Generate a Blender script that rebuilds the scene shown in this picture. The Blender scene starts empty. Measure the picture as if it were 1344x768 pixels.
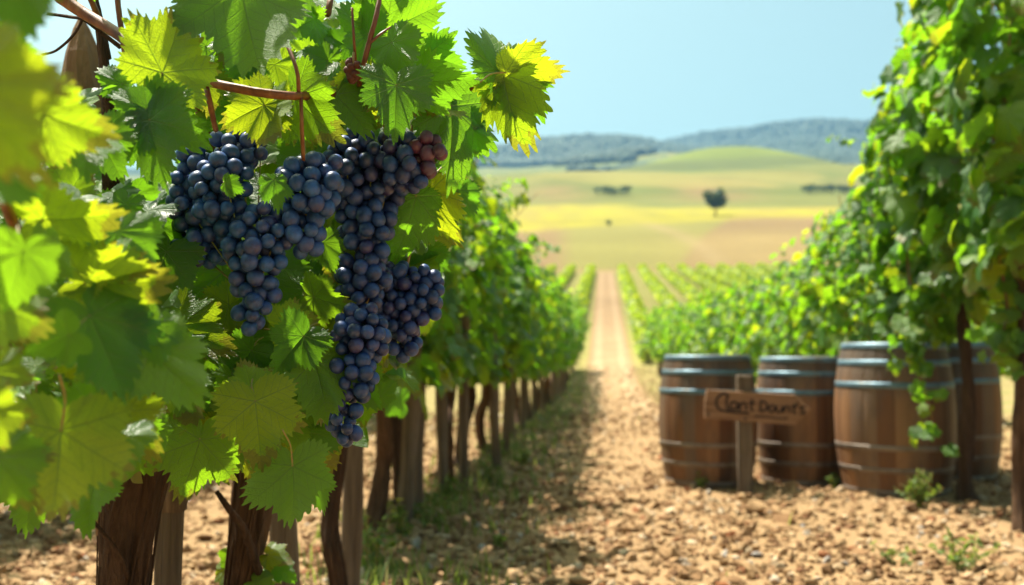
import bpy, math
import numpy as np
from mathutils import Matrix, Vector, Euler

# ------------------------------------------------------------------ camera, sky, sun, exposure
S = bpy.context.scene
COL = S.collection
FPX, CX, CY = 1307.0, 672.0, 384.0          # photo focal length in pixels and picture centre
EYE = Vector((0.0, 0.0, 1.0))
cam_d = bpy.data.cameras.new('camera')
cam = bpy.data.objects.new('camera', cam_d); COL.objects.link(cam)
cam_d.sensor_width = 36.0; cam_d.lens = 35.0
cam_d.clip_start = 0.05; cam_d.clip_end = 8000
cam.location = EYE
cam.rotation_euler = Euler((math.radians(90 + 3.41), 0, math.radians(5.46)))
cam_d.dof.use_dof = True
cam_d.dof.focus_distance = 1.56
cam_d.dof.aperture_fstop = 3.5
cam_d.dof.aperture_blades = 0
S.camera = cam
CAMR = cam.rotation_euler.to_matrix()

SUN_DIR = Vector((-0.32, 0.27, 0.90)).normalized()
W = bpy.data.worlds.new('World'); S.world = W; W.use_nodes = True
wn = W.node_tree.nodes; wl = W.node_tree.links
sky = wn.new('ShaderNodeTexSky'); sky.sky_type = 'NISHITA'; sky.sun_disc = False
sky.sun_elevation = math.asin(SUN_DIR.z)
sky.sun_rotation = math.atan2(SUN_DIR.x, SUN_DIR.y)
sky.altitude = 0; sky.air_density = 1.0; sky.dust_density = 6.5; sky.ozone_density = 0.6
tint = wn.new('ShaderNodeMix'); tint.data_type = 'RGBA'; tint.blend_type = 'MULTIPLY'; tint.inputs[0].default_value = 1.0
tint.inputs[7].default_value = (.85, 1.06, .82, 1)
wl.new(sky.outputs['Color'], tint.inputs[6]); wl.new(tint.outputs[2], wn['Background'].inputs['Color'])
wn['Background'].inputs['Strength'].default_value = 0.068

sd = bpy.data.lights.new('sun', 'SUN'); so = bpy.data.objects.new('sun', sd); COL.objects.link(so)
sd.energy = 5.0; sd.angle = math.radians(0.5); sd.color = (1.0, 0.93, 0.80)
so.rotation_euler = SUN_DIR.to_track_quat('Z', 'Y').to_euler()

S.view_settings.view_transform = 'Standard'; S.view_settings.look = 'None'
S.view_settings.exposure = 1.6; S.view_settings.gamma = 1.0
S.view_settings.use_curve_mapping = False
S.render.engine = 'CYCLES'
c = S.cycles
c.use_denoising = True
try: c.denoiser = 'OPENIMAGEDENOISE'
except Exception: pass
c.max_bounces = 8; c.diffuse_bounces = 4; c.glossy_bounces = 3; c.transmission_bounces = 4
c.volume_bounces = 0; c.transparent_max_bounces = 8
c.sample_clamp_indirect = 6.0
c.caustics_reflective = False; c.caustics_refractive = False

# ------------------------------------------------------------------ helpers
RNG = np.random.default_rng(7)
def U(px, py, d):
    """world point seen at photo pixel (px, py), d metres in front of the camera"""
    return EYE + CAMR @ Vector(((px - CX) / FPX * d, -(py - CY) / FPX * d, -d))
def unit(v):
    v = np.asarray(v, float); n = np.linalg.norm(v, axis=-1, keepdims=True); n[n == 0] = 1
    return v / n

def mesh_np(name, V, F, mats=(), midx=None, smooth=True, attrs=None, uv=None, col=None):
    """V (n,3); F a list of int arrays (m,3) or (m,4); uv per vertex; attrs {name: per-vertex float}"""
    me = bpy.data.meshes.new(name)
    V = np.ascontiguousarray(V, dtype=np.float32)
    F = [np.asarray(f, dtype=np.int32) for f in F if len(f)]
    me.vertices.add(len(V)); me.vertices.foreach_set('co', V.ravel())
    loops = np.concatenate([f.ravel() for f in F]); sizes = np.concatenate([np.full(len(f), f.shape[1], np.int32) for f in F])
    starts = np.concatenate([[0], np.cumsum(sizes)[:-1]]).astype(np.int32)
    me.loops.add(len(loops)); me.loops.foreach_set('vertex_index', loops)
    me.polygons.add(len(sizes)); me.polygons.foreach_set('loop_start', starts)
    try: me.polygons.foreach_set('loop_total', sizes)
    except Exception: pass
    for m in mats: me.materials.append(m)
    if midx is not None: me.polygons.foreach_set('material_index', np.asarray(midx, np.int32))
    me.polygons.foreach_set('use_smooth', np.full(len(sizes), bool(smooth)))
    if uv is not None:
        l = me.uv_layers.new(name='uv'); l.data.foreach_set('uv', np.asarray(uv, np.float32)[loops].ravel())
    for k, a in (attrs or {}).items():
        at = me.attributes.new(k, 'FLOAT', 'POINT'); at.data.foreach_set('value', np.asarray(a, np.float32))
    if col is not None:
        at = me.attributes.new('col', 'FLOAT_COLOR', 'POINT')
        at.data.foreach_set('color', np.concatenate([col, np.ones((len(col), 1))], 1).astype(np.float32).ravel())
    me.update(calc_edges=True)
    return me
def link(name, me, parent=None, loc=(0, 0, 0)):
    o = bpy.data.objects.new(name, me); COL.objects.link(o); o.location = loc
    if parent is not None: o.parent = parent
    return o
def tag(o, label=None, cat=None, group=None, kind=None):
    if label: o['label'] = label
    if cat: o['category'] = cat
    if group: o['group'] = group
    if kind: o['kind'] = kind
    return o
def thing(name, label, cat, loc=(0, 0, 0), group=None, rz=0.0):
    o = bpy.data.objects.new(name, None); COL.objects.link(o); o.location = loc; o.rotation_euler = (0, 0, rz)
    o.empty_display_size = 0.1
    return tag(o, label, cat, group)
def copy_tree(o, parent=None):
    n = o.copy(); COL.objects.link(n)
    if parent is not None: n.parent = parent
    for ch in list(o.children): copy_tree(ch, n)
    return n

class MB:
    """collects pieces of one mesh"""
    def __init__(s): s.V = []; s.F3 = []; s.F4 = []; s.n = 0; s.m3 = []; s.m4 = []; s.uv = []; s.a = []
    def add(s, V, F, m=0, uv=None, a=0.0):
        V = np.asarray(V, float)
        for f in F:
            f = np.asarray(f)
            if not len(f): continue
            (s.F3 if f.shape[1] == 3 else s.F4).append(f + s.n)
            (s.m3 if f.shape[1] == 3 else s.m4).append(np.full(len(f), m))
        s.V.append(V); s.n += len(V)
        s.uv.append(np.zeros((len(V), 2)) if uv is None else uv)
        s.a.append(np.full(len(V), a) if np.isscalar(a) else a)
    def mesh(s, name, mats, smooth=True, offset=(0, 0, 0)):
        V = np.concatenate(s.V) - np.asarray(offset, float)
        F = []; mi = []
        if s.F3: F.append(np.concatenate(s.F3)); mi.append(np.concatenate(s.m3))
        if s.F4: F.append(np.concatenate(s.F4)); mi.append(np.concatenate(s.m4))
        return mesh_np(name, V, F, mats, np.concatenate(mi), smooth, {'rnd': np.concatenate(s.a)}, np.concatenate(s.uv))

def spline(P, n):
    """Catmull-Rom through P, n samples per span"""
    P = np.asarray(P, float)
    if len(P) == 2: P = np.stack([P[0], P[0] * .67 + P[1] * .33, P[0] * .33 + P[1] * .67, P[1]])
    Q = np.concatenate([[2 * P[0] - P[1]], P, [2 * P[-1] - P[-2]]]); out = []
    for i in range(1, len(Q) - 2):
        t = np.linspace(0, 1, n, endpoint=False)[:, None]
        a, b, c_, d = Q[i - 1], Q[i], Q[i + 1], Q[i + 2]
        out.append(.5 * (2 * b + (c_ - a) * t + (2 * a - 5 * b + 4 * c_ - d) * t**2 + (3 * b - a - 3 * c_ + d) * t**3))
    out.append(P[-1:]); return np.concatenate(out)
def tube(P, R, k=10, rough=0.0, ridges=0, twist=2.0, rng=RNG, cap=True):
    """swept tube along points P with radii R, uv = (around, along)"""
    P = np.asarray(P, float); n = len(P); R = np.broadcast_to(np.asarray(R, float), (n,))
    T = unit(np.gradient(P, axis=0))
    ref = np.array([0.31, 0.87, 0.38]); N = unit(np.cross(T, ref)); B = np.cross(T, N)
    th = np.linspace(0, 2 * np.pi, k, endpoint=False)
    L = np.concatenate([[0], np.cumsum(np.linalg.norm(np.diff(P, axis=0), axis=1))])
    rad = R[:, None] * np.ones((n, k))
    if ridges:
        ph = rng.uniform(0, 6.28, 4)
        rad *= 1 + .13 * np.sin(ridges * th[None] + twist * L[:, None] + ph[0]) + .07 * np.sin((ridges * 2 + 1) * th[None] - twist * 1.7 * L[:, None] + ph[1])
        rad *= 1 + .10 * np.sin(9 * L[:, None] + 2 * th[None] + ph[2])
    if rough: rad *= 1 + rng.normal(0, rough, (n, k))
    V = P[:, None] + rad[..., None] * (np.cos(th)[None, :, None] * N[:, None] + np.sin(th)[None, :, None] * B[:, None])
    i = np.arange(n - 1)[:, None] * k; j = np.arange(k)[None]; j2 = (j + 1) % k
    F4 = np.stack([i + j, i + j2, i + k + j2, i + k + j], -1).reshape(-1, 4)
    uv = np.stack(np.broadcast_arrays(th[None] / 6.2832, L[:, None]), -1).reshape(-1, 2)
    V = V.reshape(-1, 3); F = [F4]
    if cap:
        V = np.concatenate([V, P[:1], P[-1:]]); uv = np.concatenate([uv, [[0, 0], [0, L[-1]]]])
        a = n * k; jj = np.arange(k); F.append(np.concatenate([np.stack([np.full(k, a), (jj + 1) % k, jj], 1),
                      np.stack([np.full(k, a + 1), (n - 1) * k + jj, (n - 1) * k + (jj + 1) % k], 1)]))
    return V, F, uv
def box(x0, x1, y0, y1, z0, z1, bev=0.0):
    """box with bevelled long edges (an 8-sided section in each direction kept simple)"""
    b = bev
    V = []; 
    for z, s in ((z0, b), (z0 + b, 0), (z1 - b, 0), (z1, b)):
        for (x, y) in ((x0 + b + s, y0 + s), (x1 - b - s, y0 + s), (x1 - s, y0 + b + s), (x1 - s, y1 - b - s), (x1 - b - s, y1 - s), (x0 + b + s, y1 - s), (x0 + s, y1 - b - s), (x0 + s, y0 + b + s)):
            V.append((x, y, z))
    V = np.array(V); F4 = []; F3 = []
    for r in range(3):
        for j in range(8):
            F4.append((r * 8 + j, r * 8 + (j + 1) % 8, r * 8 + 8 + (j + 1) % 8, r * 8 + 8 + j))
    for j in range(1, 7): F3.append((0, j + 1, j)); F3.append((24, 24 + j, 24 + j + 1))
    return V, [np.array(F3), np.array(F4)]
ICO = {}
def ico(sub):
    if sub not in ICO:
        import bmesh
        b = bmesh.new(); bmesh.ops.create_icosphere(b, subdivisions=sub, radius=1.0)
        ICO[sub] = (np.array([v.co[:] for v in b.verts]), np.array([[v.index for v in f.verts] for f in b.faces])); b.free()
    return ICO[sub]
def rotmats(n, rng):
    q = unit(rng.normal(size=(n, 4))); w, x, y, z = q.T
    return np.stack([np.stack([1 - 2 * (y*y + z*z), 2 * (x*y - z*w), 2 * (x*z + y*w)], -1),
                     np.stack([2 * (x*y + z*w), 1 - 2 * (x*x + z*z), 2 * (y*z - x*w)], -1),
                     np.stack([2 * (x*z - y*w), 2 * (y*z + x*w), 1 - 2 * (x*x + y*y)], -1)], -2)

# ------------------------------------------------------------------ materials
class NT:
    def __init__(s, name):
        s.m = bpy.data.materials.new(name); s.m.use_nodes = True
        s.t = s.m.node_tree; s.t.nodes.clear(); s.out = s.t.nodes.new('ShaderNodeOutputMaterial')
    def n(s, typ, **kw):
        nd = s.t.nodes.new('ShaderNode' + typ)
        for k, v in kw.items(): setattr(nd, k, v)
        return nd
    def set(s, sock, v):
        if isinstance(v, bpy.types.NodeSocket): s.t.links.new(v, sock)
        elif isinstance(v, (tuple, list)) and len(v) == 3 and sock.type == 'RGBA': sock.default_value = (*v, 1)
        else: sock.default_value = v
    def math(s, op, a, b=0.0, c_=None, clamp=False):
        nd = s.n('Math', operation=op, use_clamp=clamp); s.set(nd.inputs[0], a); s.set(nd.inputs[1], b)
        if c_ is not None: s.set(nd.inputs[2], c_)
        return nd.outputs[0]
    def mix(s, f, a, b, blend='MIX'):
        nd = s.n('Mix', data_type='RGBA', blend_type=blend); s.set(nd.inputs[0], f); s.set(nd.inputs[6], a); s.set(nd.inputs[7], b)
        return nd.outputs[2]
    def noise(s, scale, detail=3, rough=.55, vec=None, dist=0.0):
        nd = s.n('TexNoise'); nd.inputs['Scale'].default_value = scale; nd.inputs['Detail'].default_value = detail
        nd.inputs['Roughness'].default_value = rough; nd.inputs['Distortion'].default_value = dist
        if vec is not None: s.t.links.new(vec, nd.inputs['Vector'])
        return nd.outputs[0]
    def coord(s, k='Object'): return s.n('TexCoord').outputs[k]
    def scalev(s, vec, sc):
        nd = s.n('Mapping'); s.t.links.new(vec, nd.inputs['Vector']); nd.inputs['Scale'].default_value = sc; return nd.outputs[0]
    def ramp(s, f, stops):
        nd = s.n('ValToRGB'); e = nd.color_ramp.elements
        while len(e) < len(stops): e.new(0.5)
        for el, (p, col) in zip(e, stops): el.position = p; el.color = (*col, 1) if len(col) == 3 else col
        s.set(nd.inputs[0], f); return nd.outputs[0]
    def bump(s, h, st=.5, dist=.02, normal=None):
        nd = s.n('Bump'); nd.inputs['Strength'].default_value = st; nd.inputs['Distance'].default_value = dist
        s.set(nd.inputs['Height'], h)
        if normal is not None: s.set(nd.inputs['Normal'], normal)
        return nd.outputs[0]
    def attr(s, k): nd = s.n('Attribute', attribute_name=k); return nd
    def pbr(s, base, rough=.6, normal=None, spec=.4, metal=0.0, **kw):
        nd = s.n('BsdfPrincipled'); s.set(nd.inputs['Base Color'], base); s.set(nd.inputs['Roughness'], rough)
        s.set(nd.inputs['Specular IOR Level'], spec); s.set(nd.inputs['Metallic'], metal)
        if normal is not None: s.set(nd.inputs['Normal'], normal)
        for k, v in kw.items(): s.set(nd.inputs[k], v)
        return nd.outputs[0]
    def done(s, shader): s.t.links.new(shader, s.out.inputs['Surface']); return s.m

def leaf_material(name, detail=True, bright=1.0, trans=1.0):
    t = NT(name)
    uvn = t.n('UVMap', uv_map='uv'); sep = t.n('SeparateXYZ'); t.t.links.new(uvn.outputs[0], sep.inputs[0])
    u, v = sep.outputs[0], sep.outputs[1]                      # u across, v along the midrib
    rnd = t.math('FRACT', t.math('ADD', t.attr('rnd').outputs['Fac'], t.n('ObjectInfo').outputs['Random']))
    rnd2 = t.math('FRACT', t.math('MULTIPLY', rnd, 7.31))
    au = t.math('ABSOLUTE', u)
    th = t.math('ARCTAN2', au, v)                              # 0 at the tip
    r = t.math('SQRT', t.math('ADD', t.math('MULTIPLY', u, u), t.math('MULTIPLY', v, v)))
    s1 = t.math('GREATER_THAN', th, math.radians(27)); s2 = t.math('GREATER_THAN', th, math.radians(80))
    ang = t.math('ADD', t.math('MULTIPLY', s1, math.radians(55)), t.math('MULTIPLY', s2, math.radians(53)))
    d = t.math('SUBTRACT', th, ang)
    al = t.math('MULTIPLY', r, t.math('COSINE', d)); ac = t.math('ABSOLUTE', t.math('MULTIPLY', r, t.math('SINE', d)))
    w = t.math('MULTIPLY', t.math('SUBTRACT', 1.15, r), .016)
    main = t.math('SUBTRACT', 1.0, t.math('DIVIDE', ac, w), clamp=True)
    nz = t.noise(9, 2, vec=uvn.outputs[0])
    chev = t.math('ADD', t.math('SUBTRACT', al, t.math('MULTIPLY', ac, .85)), t.math('MULTIPLY', nz, .06))
    pp = t.math('PINGPONG', t.math('MULTIPLY', chev, 7.5), .5)
    sec = t.math('MULTIPLY', t.math('SUBTRACT', 1.0, t.math('DIVIDE', pp, .075), clamp=True), .75)
    vein = t.math('MAXIMUM', main, sec)
    fine = t.n('TexVoronoi', feature='DISTANCE_TO_EDGE'); fine.inputs['Scale'].default_value = 26
    t.t.links.new(uvn.outputs[0], fine.inputs['Vector'])
    fv = t.math('MULTIPLY', t.math('SUBTRACT', 1.0, t.math('MULTIPLY', fine.outputs[0], 9.0), clamp=True), .30)
    blot = t.noise(3.2, 4, vec=uvn.outputs[0])
    top = t.ramp(rnd, [(0, (.013, .064, .018)), (.35, (.025, .100, .016)), (.7, (.050, .150, .014)), (1, (.105, .200, .014))])
    top = t.mix(t.math('MULTIPLY', t.math('SUBTRACT', blot, .35), .8, clamp=True), top, (.085, .15, .014))
    top = t.mix(t.math('MULTIPLY', t.math('MAXIMUM', vein, fv), .75), top, (.20, .31, .085))
    rust = t.math('MULTIPLY', t.math('GREATER_THAN', t.noise(5.5, 5, .65, vec=t.coord('Object')), .66), t.math('GREATER_THAN', rnd2, .35))
    top = t.mix(t.math('MULTIPLY', rust, .55), top, (.17, .13, .02))
    edge = t.math('MULTIPLY', t.math('MULTIPLY', t.math('GREATER_THAN', t.math('ADD', r, t.math('MULTIPLY', t.noise(7, 4, .6, vec=uvn.outputs[0]), .9)), 1.22), t.math('GREATER_THAN', rnd2, .55)), .55)
    top = t.mix(edge, top, (.17, .10, .03))
    back = t.mix(.5, top, (.13, .20, .06))
    bf = t.n('NewGeometry').outputs['Backfacing']
    base = t.mix(bf, top, back)
    tc = t.ramp(rnd2, [(0, (.16, .46, .012)), (.6, (.34, .62, .010)), (1, (.70, .74, .012))])
    tc = t.mix(t.math('MULTIPLY', blot, .6), tc, (.20, .40, .012))
    tc = t.mix(t.math('MULTIPLY', t.math('MAXIMUM', vein, fv), .75), tc, (.07, .15, .008))
    tc = t.mix(edge, tc, (.22, .12, .02))
    hb = t.math('SUBTRACT', t.math('ADD', t.math('MULTIPLY', blot, .35), t.math('MULTIPLY', fv, -.6)), t.math('MULTIPLY', vein, .5))
    nrm = t.bump(hb, .5, .005)
    a = t.pbr(base, t.math('ADD', .38, t.math('MULTIPLY', bf, .3)), nrm, spec=.4)
    b = t.n('BsdfTranslucent'); t.set(b.inputs['Color'], tc); t.set(b.inputs['Normal'], nrm)
    mx = t.n('MixShader'); mx.inputs[0].default_value = .52 * trans
    t.t.links.new(a, mx.inputs[1]); t.t.links.new(b.outputs[0], mx.inputs[2])
    return t.done(mx.outputs[0])
M = {}
M['leaf'] = leaf_material('vine_leaf')
def simple_leaf(name, cols, tcols, trans=.5, rough=.5):
    t = NT(name); rnd = t.math('FRACT', t.math('ADD', t.attr('rnd').outputs['Fac'], t.math('MULTIPLY', t.n('ObjectInfo').outputs['Random'], .37)))
    base = t.ramp(rnd, cols); tc = t.ramp(rnd, tcols)
    a = t.pbr(base, rough, spec=.35); b = t.n('BsdfTranslucent'); t.set(b.inputs['Color'], tc)
    mx = t.n('MixShader'); mx.inputs[0].default_value = trans
    t.t.links.new(a, mx.inputs[1]); t.t.links.new(b.outputs[0], mx.inputs[2]); return t.done(mx.outputs[0])
M['far_leaf'] = simple_leaf('far_vine_leaf', [(0, (.07, .13, .012)), (.6, (.14, .21, .015)), (1, (.22, .28, .02))],
                            [(0, (.22, .36, .012)), (.6, (.40, .50, .015)), (1, (.55, .56, .015))])
M['weed'] = simple_leaf('weed_leaf', [(0, (.05, .10, .02)), (.6, (.09, .16, .03)), (1, (.16, .22, .05))],
                        [(0, (.12, .22, .02)), (1, (.32, .42, .04))], .4)
M['grass'] = simple_leaf('grass_blade', [(0, (.06, .11, .02)), (.6, (.14, .20, .04)), (1, (.33, .30, .09))],
                         [(0, (.12, .22, .02)), (1, (.38, .40, .08))], .4)
M['tree_leaf'] = simple_leaf('tree_leaf', [(0, (.03, .065, .028)), (.6, (.05, .095, .035)), (1, (.08, .13, .04))],
                             [(0, (.03, .07, .01)), (1, (.08, .14, .02))], .3)
M['woods'] = simple_leaf('woods_leaf', [(0, (.012, .030, .014)), (1, (.030, .055, .022))], [(0, (.01, .02, .01)), (1, (.02, .03, .01))], .1, .8)
def petal():
    t = NT('yellow_petal'); return t.done(t.pbr((.75, .55, .02), .5))
M['petal'] = petal()
def bark(name, dark, light, sc=(30, 30, 2.5), strength=.9):
    t = NT(name); co = t.coord('Object')
    v = t.scalev(co, sc); f = t.noise(1.0, 6, .65, vec=v, dist=.6); g = t.noise(4.0, 3, vec=co)
    h = t.noise(2.6, 4, .7, vec=t.scalev(co, (sc[0] * 1.6, sc[1] * 1.6, sc[2] * .8)))
    colr = t.ramp(t.math('ADD', t.math('MULTIPLY', f, .7), t.math('MULTIPLY', h, .3)), [(.34, dark), (.52, tuple((a + b) / 2 for a, b in zip(dark, light))), (.70, light)])
    colr = t.mix(t.math('MULTIPLY', g, .5), colr, tuple(x * .6 for x in dark))
    return t.done(t.pbr(colr, .85, t.bump(t.math('ADD', f, t.math('MULTIPLY', h, .6)), strength, .03), spec=.2))
M['bark'] = bark('vine_bark', (.045, .024, .013), (.27, .15, .085))
M['bark_dark'] = bark('dark_vine_bark', (.03, .018, .012), (.17, .095, .058))
M['post'] = bark('weathered_post_wood', (.085, .06, .042), (.32, .245, .175), (26, 26, 1.4), .7)
M['stake'] = bark('brown_stake_wood', (.13, .065, .03), (.42, .25, .13), (22, 22, 1.6), .6)
def cane_mat():
    t = NT('red_brown_cane'); f = t.noise(60, 3, vec=t.scalev(t.coord('Object'), (1, 1, .3)))
    return t.done(t.pbr(t.ramp(f, [(.3, (.09, .028, .012)), (.55, (.20, .07, .025)), (.75, (.30, .15, .05))]), .5, t.bump(f, .4, .003)))
M['cane'] = cane_mat()
def stalk_mat():
    t = NT('green_red_stalk'); f = t.noise(25, 2, vec=t.coord('Object'))
    return t.done(t.pbr(t.ramp(f, [(.35, (.20, .26, .05)), (.6, (.32, .20, .06))]), .5))
M['stalk'] = stalk_mat()
def berry_mat(name, skin_a, skin_b, bloom):
    t = NT(name); oi = t.n('ObjectInfo').outputs['Random']; co = t.coord('Object')
    rnd = t.math('FRACT', t.math('ADD', t.attr('rnd').outputs['Fac'], oi))
    ofs = t.n('Combine' + 'XYZ'); t.set(ofs.inputs[0], t.math('MULTIPLY', rnd, 31.0)); t.set(ofs.inputs[1], t.math('MULTIPLY', rnd, 17.0))
    va = t.n('VectorMath', operation='ADD'); t.t.links.new(co, va.inputs[0]); t.t.links.new(ofs.outputs[0], va.inputs[1])
    p = va.outputs[0]
    n1 = t.noise(60, 4, .6, vec=p); n2 = t.noise(420, 3, .6, vec=p)
    skin = t.mix(t.math('POWER', rnd, 3.0), skin_a, skin_b)
    f = t.math('ADD', t.math('MULTIPLY', t.math('SUBTRACT', n1, .22), 1.8), t.math('MULTIPLY', t.math('SUBTRACT', n2, .5), .5), clamp=True)
    f = t.math('MULTIPLY', f, t.math('ADD', .55, t.math('MULTIPLY', t.math('FRACT', t.math('MULTIPLY', rnd, 5.7)), .45)))
    base = t.mix(f, skin, bloom)
    return t.done(t.pbr(base, t.math('ADD', .30, t.math('MULTIPLY', f, .33)), t.bump(n2, .08, .002), spec=.5))
M['berry'] = berry_mat('blue_black_grape_skin', (.008, .013, .042), (.036, .012, .045), (.032, .135, .42))
M['berry_far'] = berry_mat('dark_grape_skin', (.010, .010, .028), (.045, .012, .032), (.026, .095, .32))
M['berry_red'] = berry_mat('reddish_grape_skin', (.05, .006, .020), (.12, .012, .03), (.09, .07, .14))
def soil_mat():
    t = NT('dry_soil'); co = t.coord('Object'); a = t.attr('col').outputs['Color']
    n1 = t.noise(1.1, 5, .6, vec=co); n2 = t.noise(14, 5, .7, vec=co); n3 = t.noise(55, 3, .6, vec=co); n4 = t.noise(.035, 4, .6, vec=co)
    v = t.math('ADD', t.math('ADD', .70, t.math('MULTIPLY', n1, .45)), t.math('MULTIPLY', t.math('SUBTRACT', n2, .5), 1.0))
    v = t.math('MULTIPLY', v, t.math('ADD', .72, t.math('MULTIPLY', n4, .56)))
    vb = t.n('CombineXYZ'); [t.set(vb.inputs[i], v) for i in range(3)]
    base = t.mix(1.0, a, vb.outputs[0], 'MULTIPLY')
    h = t.math('ADD', t.math('MULTIPLY', n2, .7), t.math('MULTIPLY', n3, .4))
    return t.done(t.pbr(base, .95, t.bump(h, .9, .04), spec=.1))
M['soil'] = soil_mat()
def stone_mat():
    t = NT('soil_clods'); r = t.attr('rnd').outputs['Fac']; n = t.noise(45, 4, .65, vec=t.coord('Object'))
    base = t.ramp(r, [(0, (.24, .075, .028)), (.06, (.10, .046, .02)), (.3, (.20, .108, .048)), (.6, (.31, .19, .092)), (.88, (.40, .27, .145)), (.97, (.50, .40, .28)), (1, (.24, .25, .26))])
    base = t.mix(t.math('MULTIPLY', n, .55), base, (.20, .12, .065))
    return t.done(t.pbr(base, .9, t.bump(n, .7, .01), spec=.15))
M['stone'] = stone_mat()
def stave_mat():
    t = NT('oak_staves'); r = t.attr('rnd').outputs['Fac']; co = t.coord('Object')
    v = t.scalev(co, (18, 18, 1.2)); f = t.noise(1.6, 6, .65, vec=v, dist=.8); g = t.noise(3.0, 4, .6, vec=co); st = t.noise(1.5, 5, .7, vec=t.scalev(co, (6, 6, 1.6)))
    base = t.ramp(r, [(0, (.085, .034, .014)), (.35, (.15, .066, .028)), (.6, (.25, .125, .056)), (.8, (.135, .088, .06)), (1, (.20, .12, .07))])
    base = t.mix(t.math('MULTIPLY', t.math('SUBTRACT', f, .4), 1.4, clamp=True), base, (.075, .038, .02))
    base = t.mix(t.math('MULTIPLY', t.math('SUBTRACT', st, .50), 2.6, clamp=True), base, (.05, .045, .042))
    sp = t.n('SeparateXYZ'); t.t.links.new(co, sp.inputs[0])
    wx = t.math('MULTIPLY', t.math('SUBTRACT', t.math('ADD', sp.outputs[2], t.math('MULTIPLY', st, .5)), .88), 3.0, clamp=True)     # darker grey towards the upper ends
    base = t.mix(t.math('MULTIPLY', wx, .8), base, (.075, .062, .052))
    return t.done(t.pbr(base, t.math('ADD', .45, t.math('MULTIPLY', g, .3)), t.bump(f, .5, .01), spec=.35))
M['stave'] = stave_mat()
def hoop_mat():
    t = NT('galvanised_hoop'); f = t.noise(9, 5, .65, vec=t.coord('Object')); g = t.noise(40, 3, vec=t.coord('Object'))
    base = t.ramp(f, [(.3, (.075, .12, .155)), (.55, (.14, .215, .265)), (.75, (.15, .12, .09))])
    return t.done(t.pbr(base, t.math('ADD', .36, t.math('MULTIPLY', g, .3)), t.bump(g, .2, .004), metal=.65))
M['hoop'] = hoop_mat()
def dull_hoop():
    t = NT('dull_rusted_hoop'); f = t.noise(9, 5, .65, vec=t.coord('Object'))
    return t.done(t.pbr(t.ramp(f, [(.3, (.11, .08, .06)), (.6, (.22, .18, .15))]), .55, metal=.5))
M['hoop_dull'] = dull_hoop()
def board_mat():
    t = NT('sign_board_wood'); co = t.coord('Object'); f = t.noise(2.0, 6, .65, vec=t.scalev(co, (2.0, 25, 25)), dist=.7); g = t.noise(5, 4, vec=co)
    base = t.ramp(f, [(.3, (.13, .062, .032)), (.5, (.26, .14, .076)), (.72, (.36, .21, .125))])
    base = t.mix(t.math('MULTIPLY', g, .4), base, (.16, .10, .065))
    return t.done(t.pbr(base, .75, t.bump(f, .5, .006), spec=.25))
M['board'] = board_mat()
def plain(name, colr, rough=.6, metal=0.0):
    t = NT(name); f = t.noise(30, 3, vec=t.coord('Object'))
    return t.done(t.pbr(t.mix(t.math('MULTIPLY', f, .6), colr, tuple(x * .55 for x in colr)), rough, metal=metal))
M['ink'] = plain('burnt_lettering', (.022, .012, .012), .8)
M['iron'] = plain('rusty_iron', (.09, .07, .06), .5, .7)
M['dried'] = plain('dried_grape_skin', (.13, .035, .02), .7)

# ------------------------------------------------------------------ terrain
_cy = np.array([-60, 26, 34, 100, 106, 200, 300, 450, 540, 620, 720, 900, 1000, 1200, 1500, 1800, 2600, 4000.])
_cz = np.array([0, 0, .45, 9.0, 9.7, 26.6, 46.0, 79, 86, 92, 130, 168, 188, 232, 292, 300, 240, 200.])
_ty = np.arange(-60, 4000, .5); _tz = np.interp(_ty, _cy, _cz)
_k = np.exp(-np.linspace(-3, 3, 37)**2 / 2); _k /= _k.sum()
_tzs = np.convolve(np.pad(_tz, 18, mode='edge'), _k, 'valid')
def fbm(x, y, sc, seed, oct=4):
    r = np.random.default_rng(seed); out = 0; a = 1.0
    for o in range(oct):
        for q in range(3):
            th, ph = r.uniform(0, 6.28, 2); out = out + a * np.sin((x * np.cos(th) + y * np.sin(th)) * 6.28 / sc + ph + 1.3 * np.sin(x * 3.1 / sc + q))
        a *= .5; sc *= .5
    return out / 3.0
def gz(x, y, cx, cy, sx, sy, h): return h * np.exp(-((x - cx) / sx)**2 / 2 - ((y - cy) / sy)**2 / 2)
def bx(px, y): return (px - 797) / FPX * y
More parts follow.
